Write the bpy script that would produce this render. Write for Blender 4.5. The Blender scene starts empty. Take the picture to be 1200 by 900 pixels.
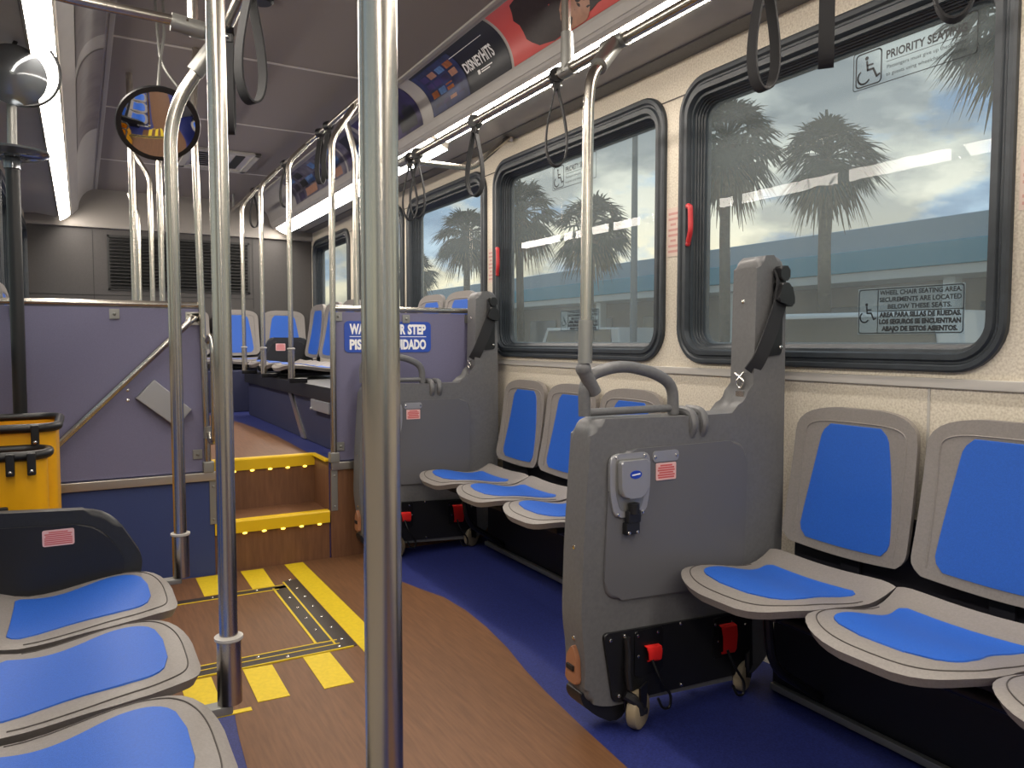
import bpy, bmesh, math, random
from mathutils import Vector, Matrix
random.seed(4)
S = bpy.context.scene
COL = S.collection
PI = math.pi
V = Vector

# ------------------------------------------------------------------ materials
def lin(r, g, b):
    f = lambda c: (c/255/12.92) if c/255 <= .04045 else ((c/255+.055)/1.055)**2.4
    return (f(r), f(g), f(b), 1)

def mat(name, rgb, rough=.5, metal=0., noise=0., nscale=60., rgb2=None, bump=0., bscale=200., stretch=None, emit=0., spec=.5, coat=0., coord='Object', detail=3, lo=.35, hi=.65):
    m = bpy.data.materials.new(name); m.use_nodes = True
    nt = m.node_tree; b = nt.nodes['Principled BSDF']
    c = lin(*rgb)
    b.inputs['Base Color'].default_value = c
    b.inputs['Roughness'].default_value = rough
    b.inputs['Metallic'].default_value = metal
    b.inputs['Specular IOR Level'].default_value = spec
    b.inputs['Coat Weight'].default_value = coat
    if emit:
        b.inputs['Emission Color'].default_value = c
        b.inputs['Emission Strength'].default_value = emit
    if noise or rgb2 or bump:
        tc = nt.nodes.new('ShaderNodeTexCoord'); mp = nt.nodes.new('ShaderNodeMapping')
        nt.links.new(tc.outputs[coord], mp.inputs['Vector'])
        if stretch: mp.inputs['Scale'].default_value = stretch
    if noise or rgb2:
        n = nt.nodes.new('ShaderNodeTexNoise'); n.inputs['Scale'].default_value = nscale; n.inputs['Detail'].default_value = detail
        nt.links.new(mp.outputs[0], n.inputs['Vector'])
        r = nt.nodes.new('ShaderNodeValToRGB')
        r.color_ramp.elements[0].position = lo; r.color_ramp.elements[1].position = hi
        if rgb2 is None:
            k = 1-noise; rgb2l = (c[0]*k, c[1]*k, c[2]*k, 1)
        else: rgb2l = lin(*rgb2)
        r.color_ramp.elements[0].color = rgb2l; r.color_ramp.elements[1].color = c
        nt.links.new(n.outputs['Fac'], r.inputs[0]); nt.links.new(r.outputs[0], b.inputs['Base Color'])
    if bump:
        n2 = nt.nodes.new('ShaderNodeTexNoise'); n2.inputs['Scale'].default_value = bscale
        nt.links.new(mp.outputs[0], n2.inputs['Vector'])
        bp = nt.nodes.new('ShaderNodeBump'); bp.inputs['Strength'].default_value = bump; bp.inputs['Distance'].default_value = .004
        nt.links.new(n2.outputs['Fac'], bp.inputs['Height']); nt.links.new(bp.outputs[0], b.inputs['Normal'])
    return m

M = {}
M['steel'] = mat('brushed_steel', (196, 190, 180), .27, 1., noise=.1, nscale=40, stretch=(1, 1, .05))
M['steel_grey'] = mat('satin_grey_metal', (150, 150, 146), .42, .7)
M['alu'] = mat('aluminium', (205, 200, 190), .33, 1.)
M['screw'] = mat('screw_metal', (215, 212, 205), .25, 1.)
M['shell'] = mat('seat_shell_plastic', (134, 128, 123), .46, noise=.12, nscale=160, bump=.12, bscale=500)
M['blue'] = mat('seat_insert_vinyl', (32, 92, 188), .5, noise=.12, nscale=220, bump=.15, bscale=600)
M['line'] = mat('shell_groove', (70, 64, 60), .6)
M['barrier'] = mat('barrier_plastic', (104, 104, 105), .42, noise=.12, nscale=90, bump=.12, bscale=420)
M['barrier_dk'] = mat('barrier_dark_plastic', (96, 96, 99), .45, bump=.1, bscale=400)
M['black'] = mat('black_plastic', (24, 24, 26), .42, bump=.08, bscale=300)
M['blackm'] = mat('black_metal', (30, 30, 32), .35, .4)
M['shellback'] = mat('black_seat_shell', (32, 34, 38), .45, noise=.2, nscale=120, bump=.12, bscale=450)
M['web'] = mat('black_webbing', (40, 40, 42), .75, bump=.3, bscale=700)
M['rubber'] = mat('window_rubber', (46, 52, 58), .42, noise=.25, nscale=25)
M['panel'] = mat('violet_blue_panel', (112, 110, 138), .55, noise=.1, nscale=300, bump=.1, bscale=600)
M['panel_blue'] = mat('navy_blue_panel', (50, 66, 118), .55, noise=.15, nscale=300, bump=.1, bscale=600)
M['navy'] = mat('dark_navy_panel', (38, 42, 74), .6, noise=.2, nscale=200)
M['underseat'] = mat('under_seat_black', (22, 23, 32), .55, noise=.3, nscale=200)
M['beige'] = mat('speckled_beige_wall', (214, 206, 190), .62, rgb2=(184, 173, 156), nscale=140, detail=5, lo=.3, hi=.6, coord='Object')
M['beige_plain'] = mat('beige_upper_wall', (208, 196, 178), .6, noise=.04, nscale=60)
M['cove'] = mat('grey_cove_panel', (176, 172, 168), .42, noise=.05, nscale=12)
M['trimgrey'] = mat('light_grey_trim', (176, 172, 166), .4)
M['ceil'] = mat('charcoal_ceiling', (140, 131, 127), .6, noise=.1, nscale=240, bump=.1, bscale=300)
M['ceilseam'] = mat('ceiling_seam', (206, 200, 195), .5)
M['rearpanel'] = mat('dark_rear_panel', (66, 63, 62), .6, noise=.15, nscale=150)
M['rearcap'] = mat('pale_rear_cap', (136, 131, 126), .5)
M['vent'] = mat('vent_black', (30, 30, 30), .5)
M['floor'] = mat('blue_vinyl_floor', (44, 54, 120), .5, rgb2=(32, 38, 94), nscale=180, detail=4, spec=.4)
M['wood'] = mat('brown_wood_vinyl', (118, 82, 55), .48, rgb2=(100, 69, 46), nscale=22, stretch=(5, .35, 5), detail=8, lo=.3, hi=.7, spec=.35)
M['woodstep'] = mat('brown_step_vinyl', (122, 84, 57), .5, rgb2=(104, 70, 47), nscale=18, stretch=(4, 4, .4), detail=8, lo=.3, hi=.7)
M['yellow'] = mat('yellow_floor_tape', (222, 192, 26), .55, noise=.1, nscale=60)
M['yellownose'] = mat('yellow_nosing', (226, 186, 16), .45)
M['bag'] = mat('yellow_vinyl', (236, 172, 8), .42, noise=.06, nscale=20)
M['hatchblk'] = mat('hatch_black_edge', (46, 36, 30), .5)
M['red'] = mat('red_webbing', (226, 34, 30), .55)
M['redh'] = mat('red_handle', (190, 44, 48), .4)
M['pink'] = mat('pale_pink_label', (222, 178, 174), .5)
M['redink'] = mat('red_print', (200, 92, 90), .5)
M['silver'] = mat('silver_plate', (168, 168, 170), .35, .55)
M['white'] = mat('white_print', (240, 240, 240), .5)
M['signblue'] = mat('sign_blue', (40, 76, 170), .5)
M['ink'] = mat('black_print', (26, 28, 32), .5)
M['emblem'] = mat('emblem_blue', (36, 66, 170), .3)
M['orange'] = mat('amber_reflector', (158, 108, 78), .3)
M['wheel'] = mat('beige_caster', (150, 136, 110), .45)
M['steplamp'] = mat('amber_step_lamp', (255, 225, 90), .3, emit=3.)
M['lamp'] = mat('warm_white_diffuser', (255, 245, 232), .4, emit=34.0)
M['mirror'] = mat('mirror_glass', (228, 230, 234), .04, 1.)
M['smoke'] = mat('smoked_grey_disc', (120, 124, 128), .12, .6)
M['adblack'] = mat('poster_black', (28, 30, 38), .4)
M['adblue'] = mat('poster_blue', (48, 60, 112), .4, rgb2=(26, 28, 50), nscale=9, lo=.3, hi=.7)
M['adred'] = mat('poster_red', (204, 82, 78), .4)
M['adviolet'] = mat('poster_violet', (66, 52, 108), .4, rgb2=(22, 22, 40), nscale=6)
M['adskin'] = mat('poster_skin', (176, 128, 104), .45, noise=.2, nscale=30)
M['adhair'] = mat('poster_dark_hair', (42, 26, 26), .5, noise=.3, nscale=40)
M['adorange'] = mat('poster_orange', (180, 104, 50), .45, noise=.4, nscale=40)
M['adcream'] = mat('poster_cream', (196, 180, 140), .45, noise=.3, nscale=40)
M['adbright'] = mat('poster_light_blue', (96, 134, 190), .45, noise=.4, nscale=40)
M['adgrey'] = mat('poster_grey_violet', (116, 112, 128), .4, rgb2=(60, 58, 84), nscale=10)
M['asphalt'] = mat('asphalt', (110, 112, 112), .9, noise=.2, nscale=3)
M['bgrey'] = mat('roof_blue_grey', (150, 178, 198), .7)
M['bturq'] = mat('roof_turquoise', (72, 160, 190), .6)
M['bwhite'] = mat('roof_white_band', (214, 222, 224), .6)
M['bbrown'] = mat('building_taupe', (150, 142, 134), .8, noise=.1, nscale=2)
M['bwin'] = mat('building_window', (60, 76, 88), .15)
M['trunk'] = mat('palm_trunk', (110, 98, 84), .9, noise=.3, nscale=14)
M['frond'] = mat('palm_frond', (66, 74, 62), .8, noise=.4, nscale=5)
M['skirt'] = mat('dead_palm_frond', (126, 112, 84), .85, noise=.4, nscale=5)
M['carwhite'] = mat('white_car_paint', (220, 222, 222), .25, coat=.5)
M['cardark'] = mat('dark_car_paint', (74, 86, 98), .3, coat=.5)
M['carglass'] = mat('car_glass', (28, 34, 40), .08)
M['tyre'] = mat('tyre_rubber', (26, 26, 26), .8)
M['lamppost'] = mat('galvanised_post', (120, 126, 128), .6)
M['bodyout'] = mat('bus_body_outside', (200, 200, 200), .4)

def glass_mat():
    m = bpy.data.materials.new('tinted_window_glass'); m.use_nodes = True; nt = m.node_tree
    for n in list(nt.nodes):
        if n.type != 'OUTPUT_MATERIAL': nt.nodes.remove(n)
    out = nt.nodes['Material Output']
    tr = nt.nodes.new('ShaderNodeBsdfTransparent'); tr.inputs[0].default_value = (.93, .96, .965, 1)
    gl = nt.nodes.new('ShaderNodeBsdfGlossy'); gl.inputs['Roughness'].default_value = .01
    di = nt.nodes.new('ShaderNodeBsdfDiffuse'); di.inputs[0].default_value = (.72, .80, .82, 1)
    fr = nt.nodes.new('ShaderNodeFresnel'); fr.inputs[0].default_value = 1.24
    m1 = nt.nodes.new('ShaderNodeMixShader'); m1.inputs[0].default_value = .085
    nt.links.new(tr.outputs[0], m1.inputs[1]); nt.links.new(di.outputs[0], m1.inputs[2])
    m2 = nt.nodes.new('ShaderNodeMixShader')
    ge = nt.nodes.new('ShaderNodeNewGeometry'); iv = nt.nodes.new('ShaderNodeMath'); iv.operation = 'SUBTRACT'; iv.inputs[0].default_value = 1.
    nt.links.new(ge.outputs['Backfacing'], iv.inputs[1]); mu = nt.nodes.new('ShaderNodeMath'); mu.operation = 'MULTIPLY'
    nt.links.new(fr.outputs[0], mu.inputs[0]); nt.links.new(iv.outputs[0], mu.inputs[1])
    nt.links.new(mu.outputs[0], m2.inputs[0]); nt.links.new(m1.outputs[0], m2.inputs[1]); nt.links.new(gl.outputs[0], m2.inputs[2])
    nt.links.new(m2.outputs[0], out.inputs[0])
    return m
M['glass'] = glass_mat()

# ------------------------------------------------------------------ mesh builder
def fillet(pts, r, n=6):
    pts = [V(p) for p in pts]; out = [pts[0]]
    for i in range(1, len(pts)-1):
        a, b, c = pts[i-1], pts[i], pts[i+1]
        d1 = (a-b); d2 = (c-b); l = min(r, d1.length*.49, d2.length*.49)
        p = b+d1.normalized()*l; q = b+d2.normalized()*l
        for k in range(n+1):
            t = k/n
            out.append(p*(1-t)**2+b*2*t*(1-t)+q*t*t)
    out.append(pts[-1]); return out

class MB:
    def __init__(s): s.bm = bmesh.new()
    def face(s, pts, mi=0):
        f = s.bm.faces.new([s.bm.verts.new(p) for p in pts]); f.material_index = mi; return f
    def box(s, a, b, mi=0, bev=0., seg=2, M_=None):
        t = bmesh.new(); bmesh.ops.create_cube(t, size=1)
        a = V(a); b = V(b); c = (a+b)/2; d = b-a
        for v in t.verts: v.co = V((v.co.x*d.x, v.co.y*d.y, v.co.z*d.z))
        if bev: bmesh.ops.bevel(t, geom=t.edges[:], offset=min(bev, min(abs(d.x), abs(d.y), abs(d.z))*.49), segments=seg, affect='EDGES', profile=.5)
        X = Matrix.Translation(c) @ (M_ or Matrix())
        s.merge(t, X, mi)
    def merge(s, t, X=None, mi=0):
        mp = {}
        for v in t.verts: mp[v] = s.bm.verts.new(X @ v.co if X else v.co)
        for f in t.faces:
            try:
                g = s.bm.faces.new([mp[v] for v in f.verts]); g.material_index = mi
            except ValueError: pass
        t.free()
    def grid(s, rows, mi=0, closeu=False, closev=False):
        vs = [[s.bm.verts.new(p) for p in r] for r in rows]
        R = len(vs); K = len(vs[0])
        for i in range(R if closev else R-1):
            for j in range(K if closeu else K-1):
                a, b, c, d = vs[i][j], vs[i][(j+1) % K], vs[(i+1) % R][(j+1) % K], vs[(i+1) % R][j]
                try: f = s.bm.faces.new((a, b, c, d)); f.material_index = mi
                except ValueError: pass
        return vs
    def tube(s, pts, r, mi=0, n=14, closed=False, rz=None):
        pts = [V(p) for p in pts]; rows = []; N = len(pts)
        up = None
        for i, p in enumerate(pts):
            if closed: t = pts[(i+1) % N]-pts[i-1]
            else: t = pts[min(i+1, N-1)]-pts[max(i-1, 0)]
            t.normalize()
            if up is None:
                up = V((0, 0, 1)) if abs(t.z) < .9 else V((1, 0, 0))
            a = t.cross(up).normalized(); up = a.cross(t).normalized()
            rr = r[i] if isinstance(r, (list, tuple)) else r
            r2 = rr if rz is None else rz
            rows.append([p+a*math.cos(2*PI*k/n)*rr+up*math.sin(2*PI*k/n)*r2 for k in range(n)])
        vs = s.grid(rows, mi, closeu=True, closev=closed)
        if not closed:
            for row in (vs[0], vs[-1][::-1]):
                f = s.bm.faces.new(row); f.material_index = mi
    def cyl(s, a, b, r, mi=0, n=16, r1=None):
        s.tube([a, b], [r, r if r1 is None else r1], mi, n)
    def lathe(s, prof, c=(0, 0, 0), axis=(0, 0, 1), mi=0, n=24):
        q = V((0, 0, 1)).rotation_difference(V(axis)).to_matrix().to_4x4(); X = Matrix.Translation(V(c)) @ q
        rows = [[X @ V((r*math.cos(2*PI*k/n), r*math.sin(2*PI*k/n), z)) for k in range(n)] for r, z in prof]
        vs = s.grid(rows, mi, closeu=True)
        for row in (vs[0], vs[-1]):
            try: f = s.bm.faces.new(row); f.material_index = mi
            except ValueError: pass
    def ball(s, c, r, mi=0, n=12):
        t = bmesh.new(); bmesh.ops.create_uvsphere(t, u_segments=n, v_segments=max(6, n//2), radius=1)
        if not isinstance(r, (tuple, list)): r = (r, r, r)
        s.merge(t, Matrix.Translation(V(c)) @ Matrix.Diagonal((r[0], r[1], r[2], 1)), mi)
    def prism(s, poly, f, d0, d1, mi=0, bev=0., seg=3):
        """poly: 2-D points; f(u, v, d) gives the 3-D point"""
        t = bmesh.new()
        A = [t.verts.new((p[0], p[1], d0)) for p in poly]; B = [t.verts.new((p[0], p[1], d1)) for p in poly]
        t.faces.new(A); t.faces.new(B[::-1]); n = len(poly)
        for i in range(n): t.faces.new((A[i], A[(i+1) % n], B[(i+1) % n], B[i]))
        if bev:
            cap = [e for e in t.edges if (abs(e.verts[0].co.z-d0) < 1e-6) == (abs(e.verts[1].co.z-d0) < 1e-6)]
            bmesh.ops.bevel(t, geom=cap, offset=bev, segments=seg, affect='EDGES', profile=.5, clamp_overlap=True)
        for v in t.verts: v.co = V(f(v.co.x, v.co.y, v.co.z))
        s.merge(t, None, mi)
    def ribbon(s, pts, wdir, w, th, mi=0):
        """flat webbing along pts; wdir is the width direction"""
        pts = [V(p) for p in pts]; rows = []; wd = V(wdir).normalized()
        for i, p in enumerate(pts):
            t = (pts[min(i+1, len(pts)-1)]-pts[max(i-1, 0)]).normalized()
            nrm = t.cross(wd).normalized()
            a = wd*w/2; b = nrm*th/2
            rows.append([p+a+b, p-a+b, p-a-b, p+a-b])
        vs = s.grid(rows, mi, closeu=True)
        for row in (vs[0], vs[-1][::-1]):
            f = s.bm.faces.new(row); f.material_index = mi
    def text(s, body, size, fn, mi=0, bold=0., align='LEFT', width=None, x0=0., y0=0.):
        cu = bpy.data.curves.new('t', 'FONT'); cu.body = body; cu.size = size; cu.offset = bold; cu.align_x = 'LEFT'; cu.resolution_u = 3
        o = bpy.data.objects.new('t', cu); me = o.to_mesh()
        xs = [v.co.x for v in me.vertices] or [0]
        lo, hi = min(xs), max(xs); k = 1. if width is None else width/(hi-lo)
        off = {'LEFT': -lo, 'CENTER': -(lo+hi)/2, 'RIGHT': -hi}[align]
        vs = [s.bm.verts.new(fn(x0+(v.co.x+off)*k, y0+v.co.y)) for v in me.vertices]
        for p in me.polygons:
            try: f = s.bm.faces.new([vs[i] for i in p.vertices]); f.material_index = mi
            except ValueError: pass
        o.to_mesh_clear(); bpy.data.objects.remove(o); bpy.data.curves.remove(cu)
    def flat(s, poly, fn, mi=0):
        try: s.face([fn(*p) for p in poly], mi)
        except ValueError: pass
    def stroke(s, pts, w, fn, mi=0, closed=False):
        n = len(pts)
        for i in range(n if closed else n-1):
            a = V(pts[i]).to_2d(); b = V(pts[(i+1) % n]).to_2d(); d = (b-a)
            if d.length < 1e-9: continue
            d.normalize(); q = V((-d.y, d.x))*w/2; e = d*w*.3
            s.flat([a-e-q, b+e-q, b+e+q, a-e+q], fn, mi)
    def build(s, name, mats, parent=None, ang=.6, smooth=True, wn=True):
        bm = s.bm
        bmesh.ops.recalc_face_normals(bm, faces=bm.faces[:])
        X = WM.get(parent) if parent else None
        if parent is None:
            xs = [v.co for v in bm.verts]
            lo = V((min(p.x for p in xs), min(p.y for p in xs), min(p.z for p in xs))); hi = V((max(p.x for p in xs), max(p.y for p in xs), max(p.z for p in xs)))
            X = Matrix.Translation(V(((lo.x+hi.x)/2, (lo.y+hi.y)/2, lo.z)))
        bm.transform(X.inverted())
        for e in bm.edges:
            e.smooth = len(e.link_faces) == 2 and e.calc_face_angle(0) < ang
        for f in bm.faces: f.smooth = smooth
        me = bpy.data.meshes.new(name); bm.to_mesh(me); bm.free()
        for m in (mats if isinstance(mats, (list, tuple)) else [mats]): me.materials.append(M[m] if isinstance(m, str) else m)
        o = bpy.data.objects.new(name, me); COL.objects.link(o)
        if smooth and wn:
            md = o.modifiers.new('normals', 'WEIGHTED_NORMAL'); md.keep_sharp = True
        if parent:
            o.parent = parent
        else: o.matrix_world = X
        WM[o] = X.copy()
        return o
WM = {}

def tag(o, label, cat, group=None):
    o['label'] = label; o['category'] = cat
    if group: o['group'] = group
    return o
def thing(name, loc, label, cat, group=None, rz=0.):
    o = bpy.data.objects.new(name, None); COL.objects.link(o); o.empty_display_size = .1
    o.location = loc; o.rotation_euler = (0, 0, rz)
    WM[o] = Matrix.Translation(V(loc)) @ Matrix.Rotation(rz, 4, 'Z')
    return tag(o, label, cat, group)
def struct(o, label=None):
    o['kind'] = 'structure'
    if label: o['label'] = label
    return o
KIDS = {}
def children(o): return [c for c in bpy.data.objects if c.parent == o]
def copy_tree(o, parent=None):
    c = o.copy(); COL.objects.link(c)
    if parent: c.parent = parent
    for ch in children(o): copy_tree(ch, c)
    return c
def place(o, loc, rz, label=None, group=None):
    o.location = loc; o.rotation_euler = (0, 0, rz)
    if label: o['label'] = label
    if group: o['group'] = group
    return o
def rrect(x0, x1, y0, y1, r, n=6):
    out = []
    for cx, cy, a in ((x1-r, y1-r, 0), (x0+r, y1-r, 90), (x0+r, y0+r, 180), (x1-r, y0+r, 270)):
        for k in range(n+1):
            t = math.radians(a+90*k/n); out.append((cx+r*math.cos(t), cy+r*math.sin(t)))
    return out
def smoothpoly(pts, rs, n=5):
    """round each corner of a closed polygon"""
    out = []; N = len(pts)
    for i in range(N):
        r = rs[i] if isinstance(rs, (list, tuple)) else rs
        b = V(pts[i]).to_2d(); a = V(pts[i-1]).to_2d(); c = V(pts[(i+1) % N]).to_2d()
        if r <= 0: out.append(tuple(b)); continue
        d1 = a-b; d2 = c-b; l = min(r, d1.length*.45, d2.length*.45)
        p = b+d1.normalized()*l; q = b+d2.normalized()*l
        for k in range(n+1):
            t = k/n; out.append(tuple(p*(1-t)**2+b*2*t*(1-t)+q*t*t))
    return out
XZ = lambda u, v, d: (u, d, v)      # plane facing along the bus
YZ = lambda u, v, d: (d, u, v)
XY = lambda u, v, d: (u, v, d)

# ------------------------------------------------------------------ bus shell
XR, XL, YF, YB = 2.20, -.42, -4.6, 8.30
ZC = 2.64
ZP = .54                       # raised rear floor
YS = 4.12                      # face of the step
WIN = [(-3.4, -2.05), (-1.97, -.45), (-.37, 1.06), (1.14, 2.455), (2.545, 4.10), (4.20, 5.50), (5.58, 6.72), (6.94, 8.20)]
WZ0, WZ1 = 1.11, 2.265

def side_wall(name, xi, xo, wins, zt, mi_top):
    mb = MB(); e = .06
    mb.box((xi, YF, -.1), (xo, YB+.1, WZ0+e)); mb.box((xi, YF, WZ1-e), (xo, YB+.1, zt))
    y = YF
    for a, b in wins+[(YB+.1+e, 0)]:
        mb.box((xi, y, WZ0+e), (xo, min(a+e, YB+.1), WZ1-e)); y = b-e
    return struct(mb.build(name, 'beige', smooth=False))
side_wall('wall_right', XR, XR+.10, WIN, 2.75, 0)
side_wall('wall_left', XL, XL-.10, WIN, 2.75, 0)

def ring(Y0, Y1, z0, z1, r, x, n=8): return [V((x, a, b)) for a, b in rrect(Y0, Y1, z0, z1, r, n)]
def window(i, side, a, b, handle=True):
    x = XR if side > 0 else XL
    prof = [(0, .0), (0, -.016), (.006, -.022), (.018, -.022), (.024, -.014), (.03, -.014), (.036, -.022), (.052, -.022), (.056, -.012), (.058, -.002), (.066, -.001), (.067, .010), (.064, .014), (.069, .018), (.067, .026), (.073, .030), (.071, .038), (.077, .042), (.075, .050), (.081, .054), (.081, .068), (.086, .084)]
    mb = MB(); rows = [ring(a+i_, b-i_, WZ0+i_, WZ1-i_*1.25, max(.145-i_, .05), x+side*d) for i_, d in prof]
    mb.grid(rows, 0, closeu=True)
    o = struct(mb.build(f'window_{i}', 'rubber', ang=.5))
    g = MB(); i_ = .08
    g.prism(rrect(a+i_, b-i_, WZ0+i_, WZ1-i_*1.2, .06, 6), YZ, x+side*.066, x+side*.071, 0)
    g.build('pane', 'glass', o, smooth=False)
    if handle:
        h = MB(); yy = b-.10; zz = 1.68; xx = x-side*.012
        h.tube(fillet([(xx+side*.01, yy+.05, zz+.072), (xx-side*.012, yy+.035, zz+.074), (xx-side*.018, yy+.012, zz+.066), (xx-side*.018, yy+.008, zz-.03), (xx-side*.01, yy+.03, zz-.072)], .02), .011, 0, 8)
        h.ball((xx-side*.008, yy+.034, zz-.08), .011, 0, 8)
        ho = h.build('release_handle', 'redh', o); ho['label'] = 'red emergency release handle'
    return o
n = 1
for k, (a, b) in enumerate(WIN[3:]): window(n, 1, a, b, handle=(k in (0, 1))); n += 1
for a, b in WIN[:3]: window(n, 1, a, b, False); n += 1
for a, b in WIN: window(n, -1, a, b, False); n += 1

# front and rear walls
mb = MB()
mb.box((XL-.1, YF-.1, -.1), (XR+.1, YF, .95)); mb.box((XL-.1, YF-.1, 2.35), (XR+.1, YF, 2.75))
mb.box((XL-.1, YF-.1, .95), (XL+.12, YF, 2.35)); mb.box((XR-.12, YF-.1, .95), (XR+.1, YF, 2.35))
struct(mb.build('wall_front', 'rearpanel', smooth=False))
mb = MB(); mb.box((XL+.12, YF-.06, .95), (XR-.12, YF-.05, 2.35)); w = struct(mb.build('window_%d' % n, 'glass', smooth=False))
mb = MB(); mb.box((XL-.1, YB, -.1), (XR+.1, YB+.1, 2.75)); struct(mb.build('wall_rear', 'rearpanel', smooth=False))
# pale curved cap over the dark rear panel
mb = MB()
prof = [(YB-.002, 2.27), (YB-.045, 2.275), (YB-.05, 2.31), (YB-.035, 2.45), (YB-.01, 2.56), (YB-.002, 2.66)]
mb.grid([[(x, y, z) for y, z in prof] for x in (XL, -.1, .3, .9, 1.5, XR)], 0)
mb.grid([[(x, y+.06, z) for y, z in prof] for x in (XL, XR)], 0)
struct(mb.build('trim_7', 'rearcap'))
# ceiling, seams
mb = MB(); mb.box((XL-.1, YF-.1, ZC), (XR+.1, YB+.1, ZC+.1)); struct(mb.build('ceiling', 'ceil', smooth=False))
for k, y in enumerate((-2.9, -1.5, -.1, 1.3, 2.7, 4.12, 5.36, 6.9)):
    mb = MB(); mb.box((.10, y-.009, ZC-.004), (1.62, y+.009, ZC+.002)); struct(mb.build(f'trim_{20+k}', 'ceilseam', smooth=False))

# cove profiles
def bez(p0, p1, p2, p3, t):
    s = 1-t
    return tuple(p0[i]*s**3+3*p1[i]*s*s*t+3*p2[i]*s*t*t+p3[i]*t**3 for i in (0, 1))
CR = ((1.755, 2.434), (1.748, 2.55), (1.68, 2.622), (1.568, 2.640))
CLF = ((.010, 2.434), (.020, 2.55), (.07, 2.622), (.160, 2.640))
def cove(side, t, off=0.):
    B = CR if side > 0 else CLF
    x, z = bez(*B, t); x2, z2 = bez(*B, min(t+.01, 1)); x1, z1 = bez(*B, max(t-.01, 0))
    dx, dz = x2-x1, z2-z1; l = math.hypot(dx, dz)
    nx, nz = (-dz/l, dx/l)
    if side > 0: nx, nz = -abs(nx), -abs(nz)
    else: nx, nz = abs(nx), -abs(nz)
    return x+nx*off, z+nz*off
def cove_body(name, side, low):
    mb = MB()
    prof = low+[cove(side, k/14) for k in range(15)]
    outer = (XR+.02, 2.70) if side > 0 else (XL-.02, 2.70)
    poly = prof+[(prof[-1][0], 2.70), outer, (outer[0], prof[0][1])]
    mb.prism(poly, XZ, YF, YB-.001, 0)
    return struct(mb.build(name, 'cove', ang=.35))
LR = [(2.205, 2.368), (2.11, 2.374), (1.915, 2.366), (1.91, 2.372), (1.80, 2.392), (1.79, 2.376)]
cove_body('trim_1', 1, LR+[(1.782, 2.385), (1.778, 2.388), (1.772, 2.400), (1.768, 2.402), (1.762, 2.420)])
LL = [(-.425, 2.368), (-.33, 2.372), (-.155, 2.350), (-.15, 2.36), (-.052, 2.392), (-.045, 2.376)]
cove_body('trim_2', -1, LL+[(-.035, 2.385), (-.02, 2.402), (-.004, 2.420)])
# dark groove of the soffit and thin mouldings
mb = MB(); mb.prism([(2.199, 2.372), (2.112, 2.378), (2.112, 2.366), (2.199, 2.362)], XZ, YF, YB-.01); struct(mb.build('trim_3', 'barrier', smooth=False))
for side, nm in ((1, 'trim_4'), (-1, 'trim_5')):
    mb = MB(); x, z = cove(side, 1.)
    mb.box((x-.012, YF, z-.010), (x+.012, YB-.05, z+.002), 0, .003); struct(mb.build(nm, 'trimgrey'))
mb = MB(); mb.box((XR-.012, YF, 1.062), (XR+.002, YB-.01, 1.092), 0, .004); struct(mb.build('trim_6', 'trimgrey'))
mb = MB(); mb.box((XR-.003, YF, 2.214), (XR+.002, YB-.01, 2.219)); struct(mb.build('trim_8', 'line'))
for k, y in enumerate((1.36, 4.14)):
    mb = MB(); mb.box((XR-.003, y-.004, .0), (XR+.002, y+.004, 1.062)); struct(mb.build(f'trim_{30+k}', 'trimgrey'))

# strip lights
def strip(label, quad, y0, y1):
    a, b = V(quad[0]), V(quad[1]); d = b-a; nn = V((-d.y, d.x)).normalized()
    if nn.y > 0: nn = -nn
    arc = [tuple(a+d*k/10+nn*.007*math.sin(PI*k/10)**.7) for k in range(11)]
    t = thing('strip_light', ((a.x+b.x)/2, y0, min(a.y, b.y)), label, 'light')
    mb = MB(); mb.grid([[V((p[0], y, p[1])) for p in arc] for y in (y0, y1)], 0); mb.build('diffuser', 'lamp', t)
    e = nn*.001
    mb = MB(); mb.prism([tuple(a-e), tuple(b-e)]+quad[2:], XZ, y0-.004, y1+.004, 0); mb.build('housing', 'trimgrey', t, smooth=False)
    return t
q = [(1.798, 2.376), (1.880, 2.350), (1.905, 2.372), (1.81, 2.395)]
strip('long strip light behind the grab rail above the right windows', q, -3.5, 4.08)
q2 = [(1.798, 2.376), (1.905, 2.322), (1.913, 2.372), (1.81, 2.395)]
strip('strip light over the rear right seats, past the step', q2, 4.14, 8.17)
strip('strip light along the left side of the ceiling', [(-.057, 2.366), (-.137, 2.308), (-.15, 2.33), (-.06, 2.39)], -3.5, 8.17)

# floors
mb = MB(); mb.box((XL-.1, YF-.1, -.12), (XR+.1, YB+.1, 0)); struct(mb.build('floor', 'floor', smooth=False))
edge = [(1.33, -3), (1.31, .8), (1.306, 1.65), (1.327, 1.91), (1.352, 2.15), (1.38, 2.346), (1.42, 2.546), (1.45, 2.785), (1.462, 3.01), (1.449, 3.215), (1.40, 3.38), (1.345, 3.6), (1.36, YS)]
left = [(.10, YS), (.10, 2.60), (.37, 2.60), (.40, 2.54), (.385, 2.38), (.37, 2.1), (.36, 1.6), (.35, .8), (.35, -3)]
mb = MB(); mb.prism(edge+left, XY, -.002, .0015); struct(mb.build('floor_aisle', 'wood', smooth=False))
mb = MB()
mb.box((XL, YS+.30, 0), (XR, YB, ZP)); mb.box((XL, YS, 0), (.57, YS+.31, ZP)); mb.box((1.17, YS, 0), (XR, YS+.31, ZP))
struct(mb.build('floor_raised', 'floor', smooth=False))
mb = MB(); mb.prism([(.5, YS+.30), (1.15, YS+.30), (1.17, 5.4), (1.12, 6.3), (1.02, 7.2), (.6, 7.3), (.5, 6.5)], XY, ZP-.002, ZP+.0015); struct(mb.build('floor_rear_aisle', 'wood', smooth=False))

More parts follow.
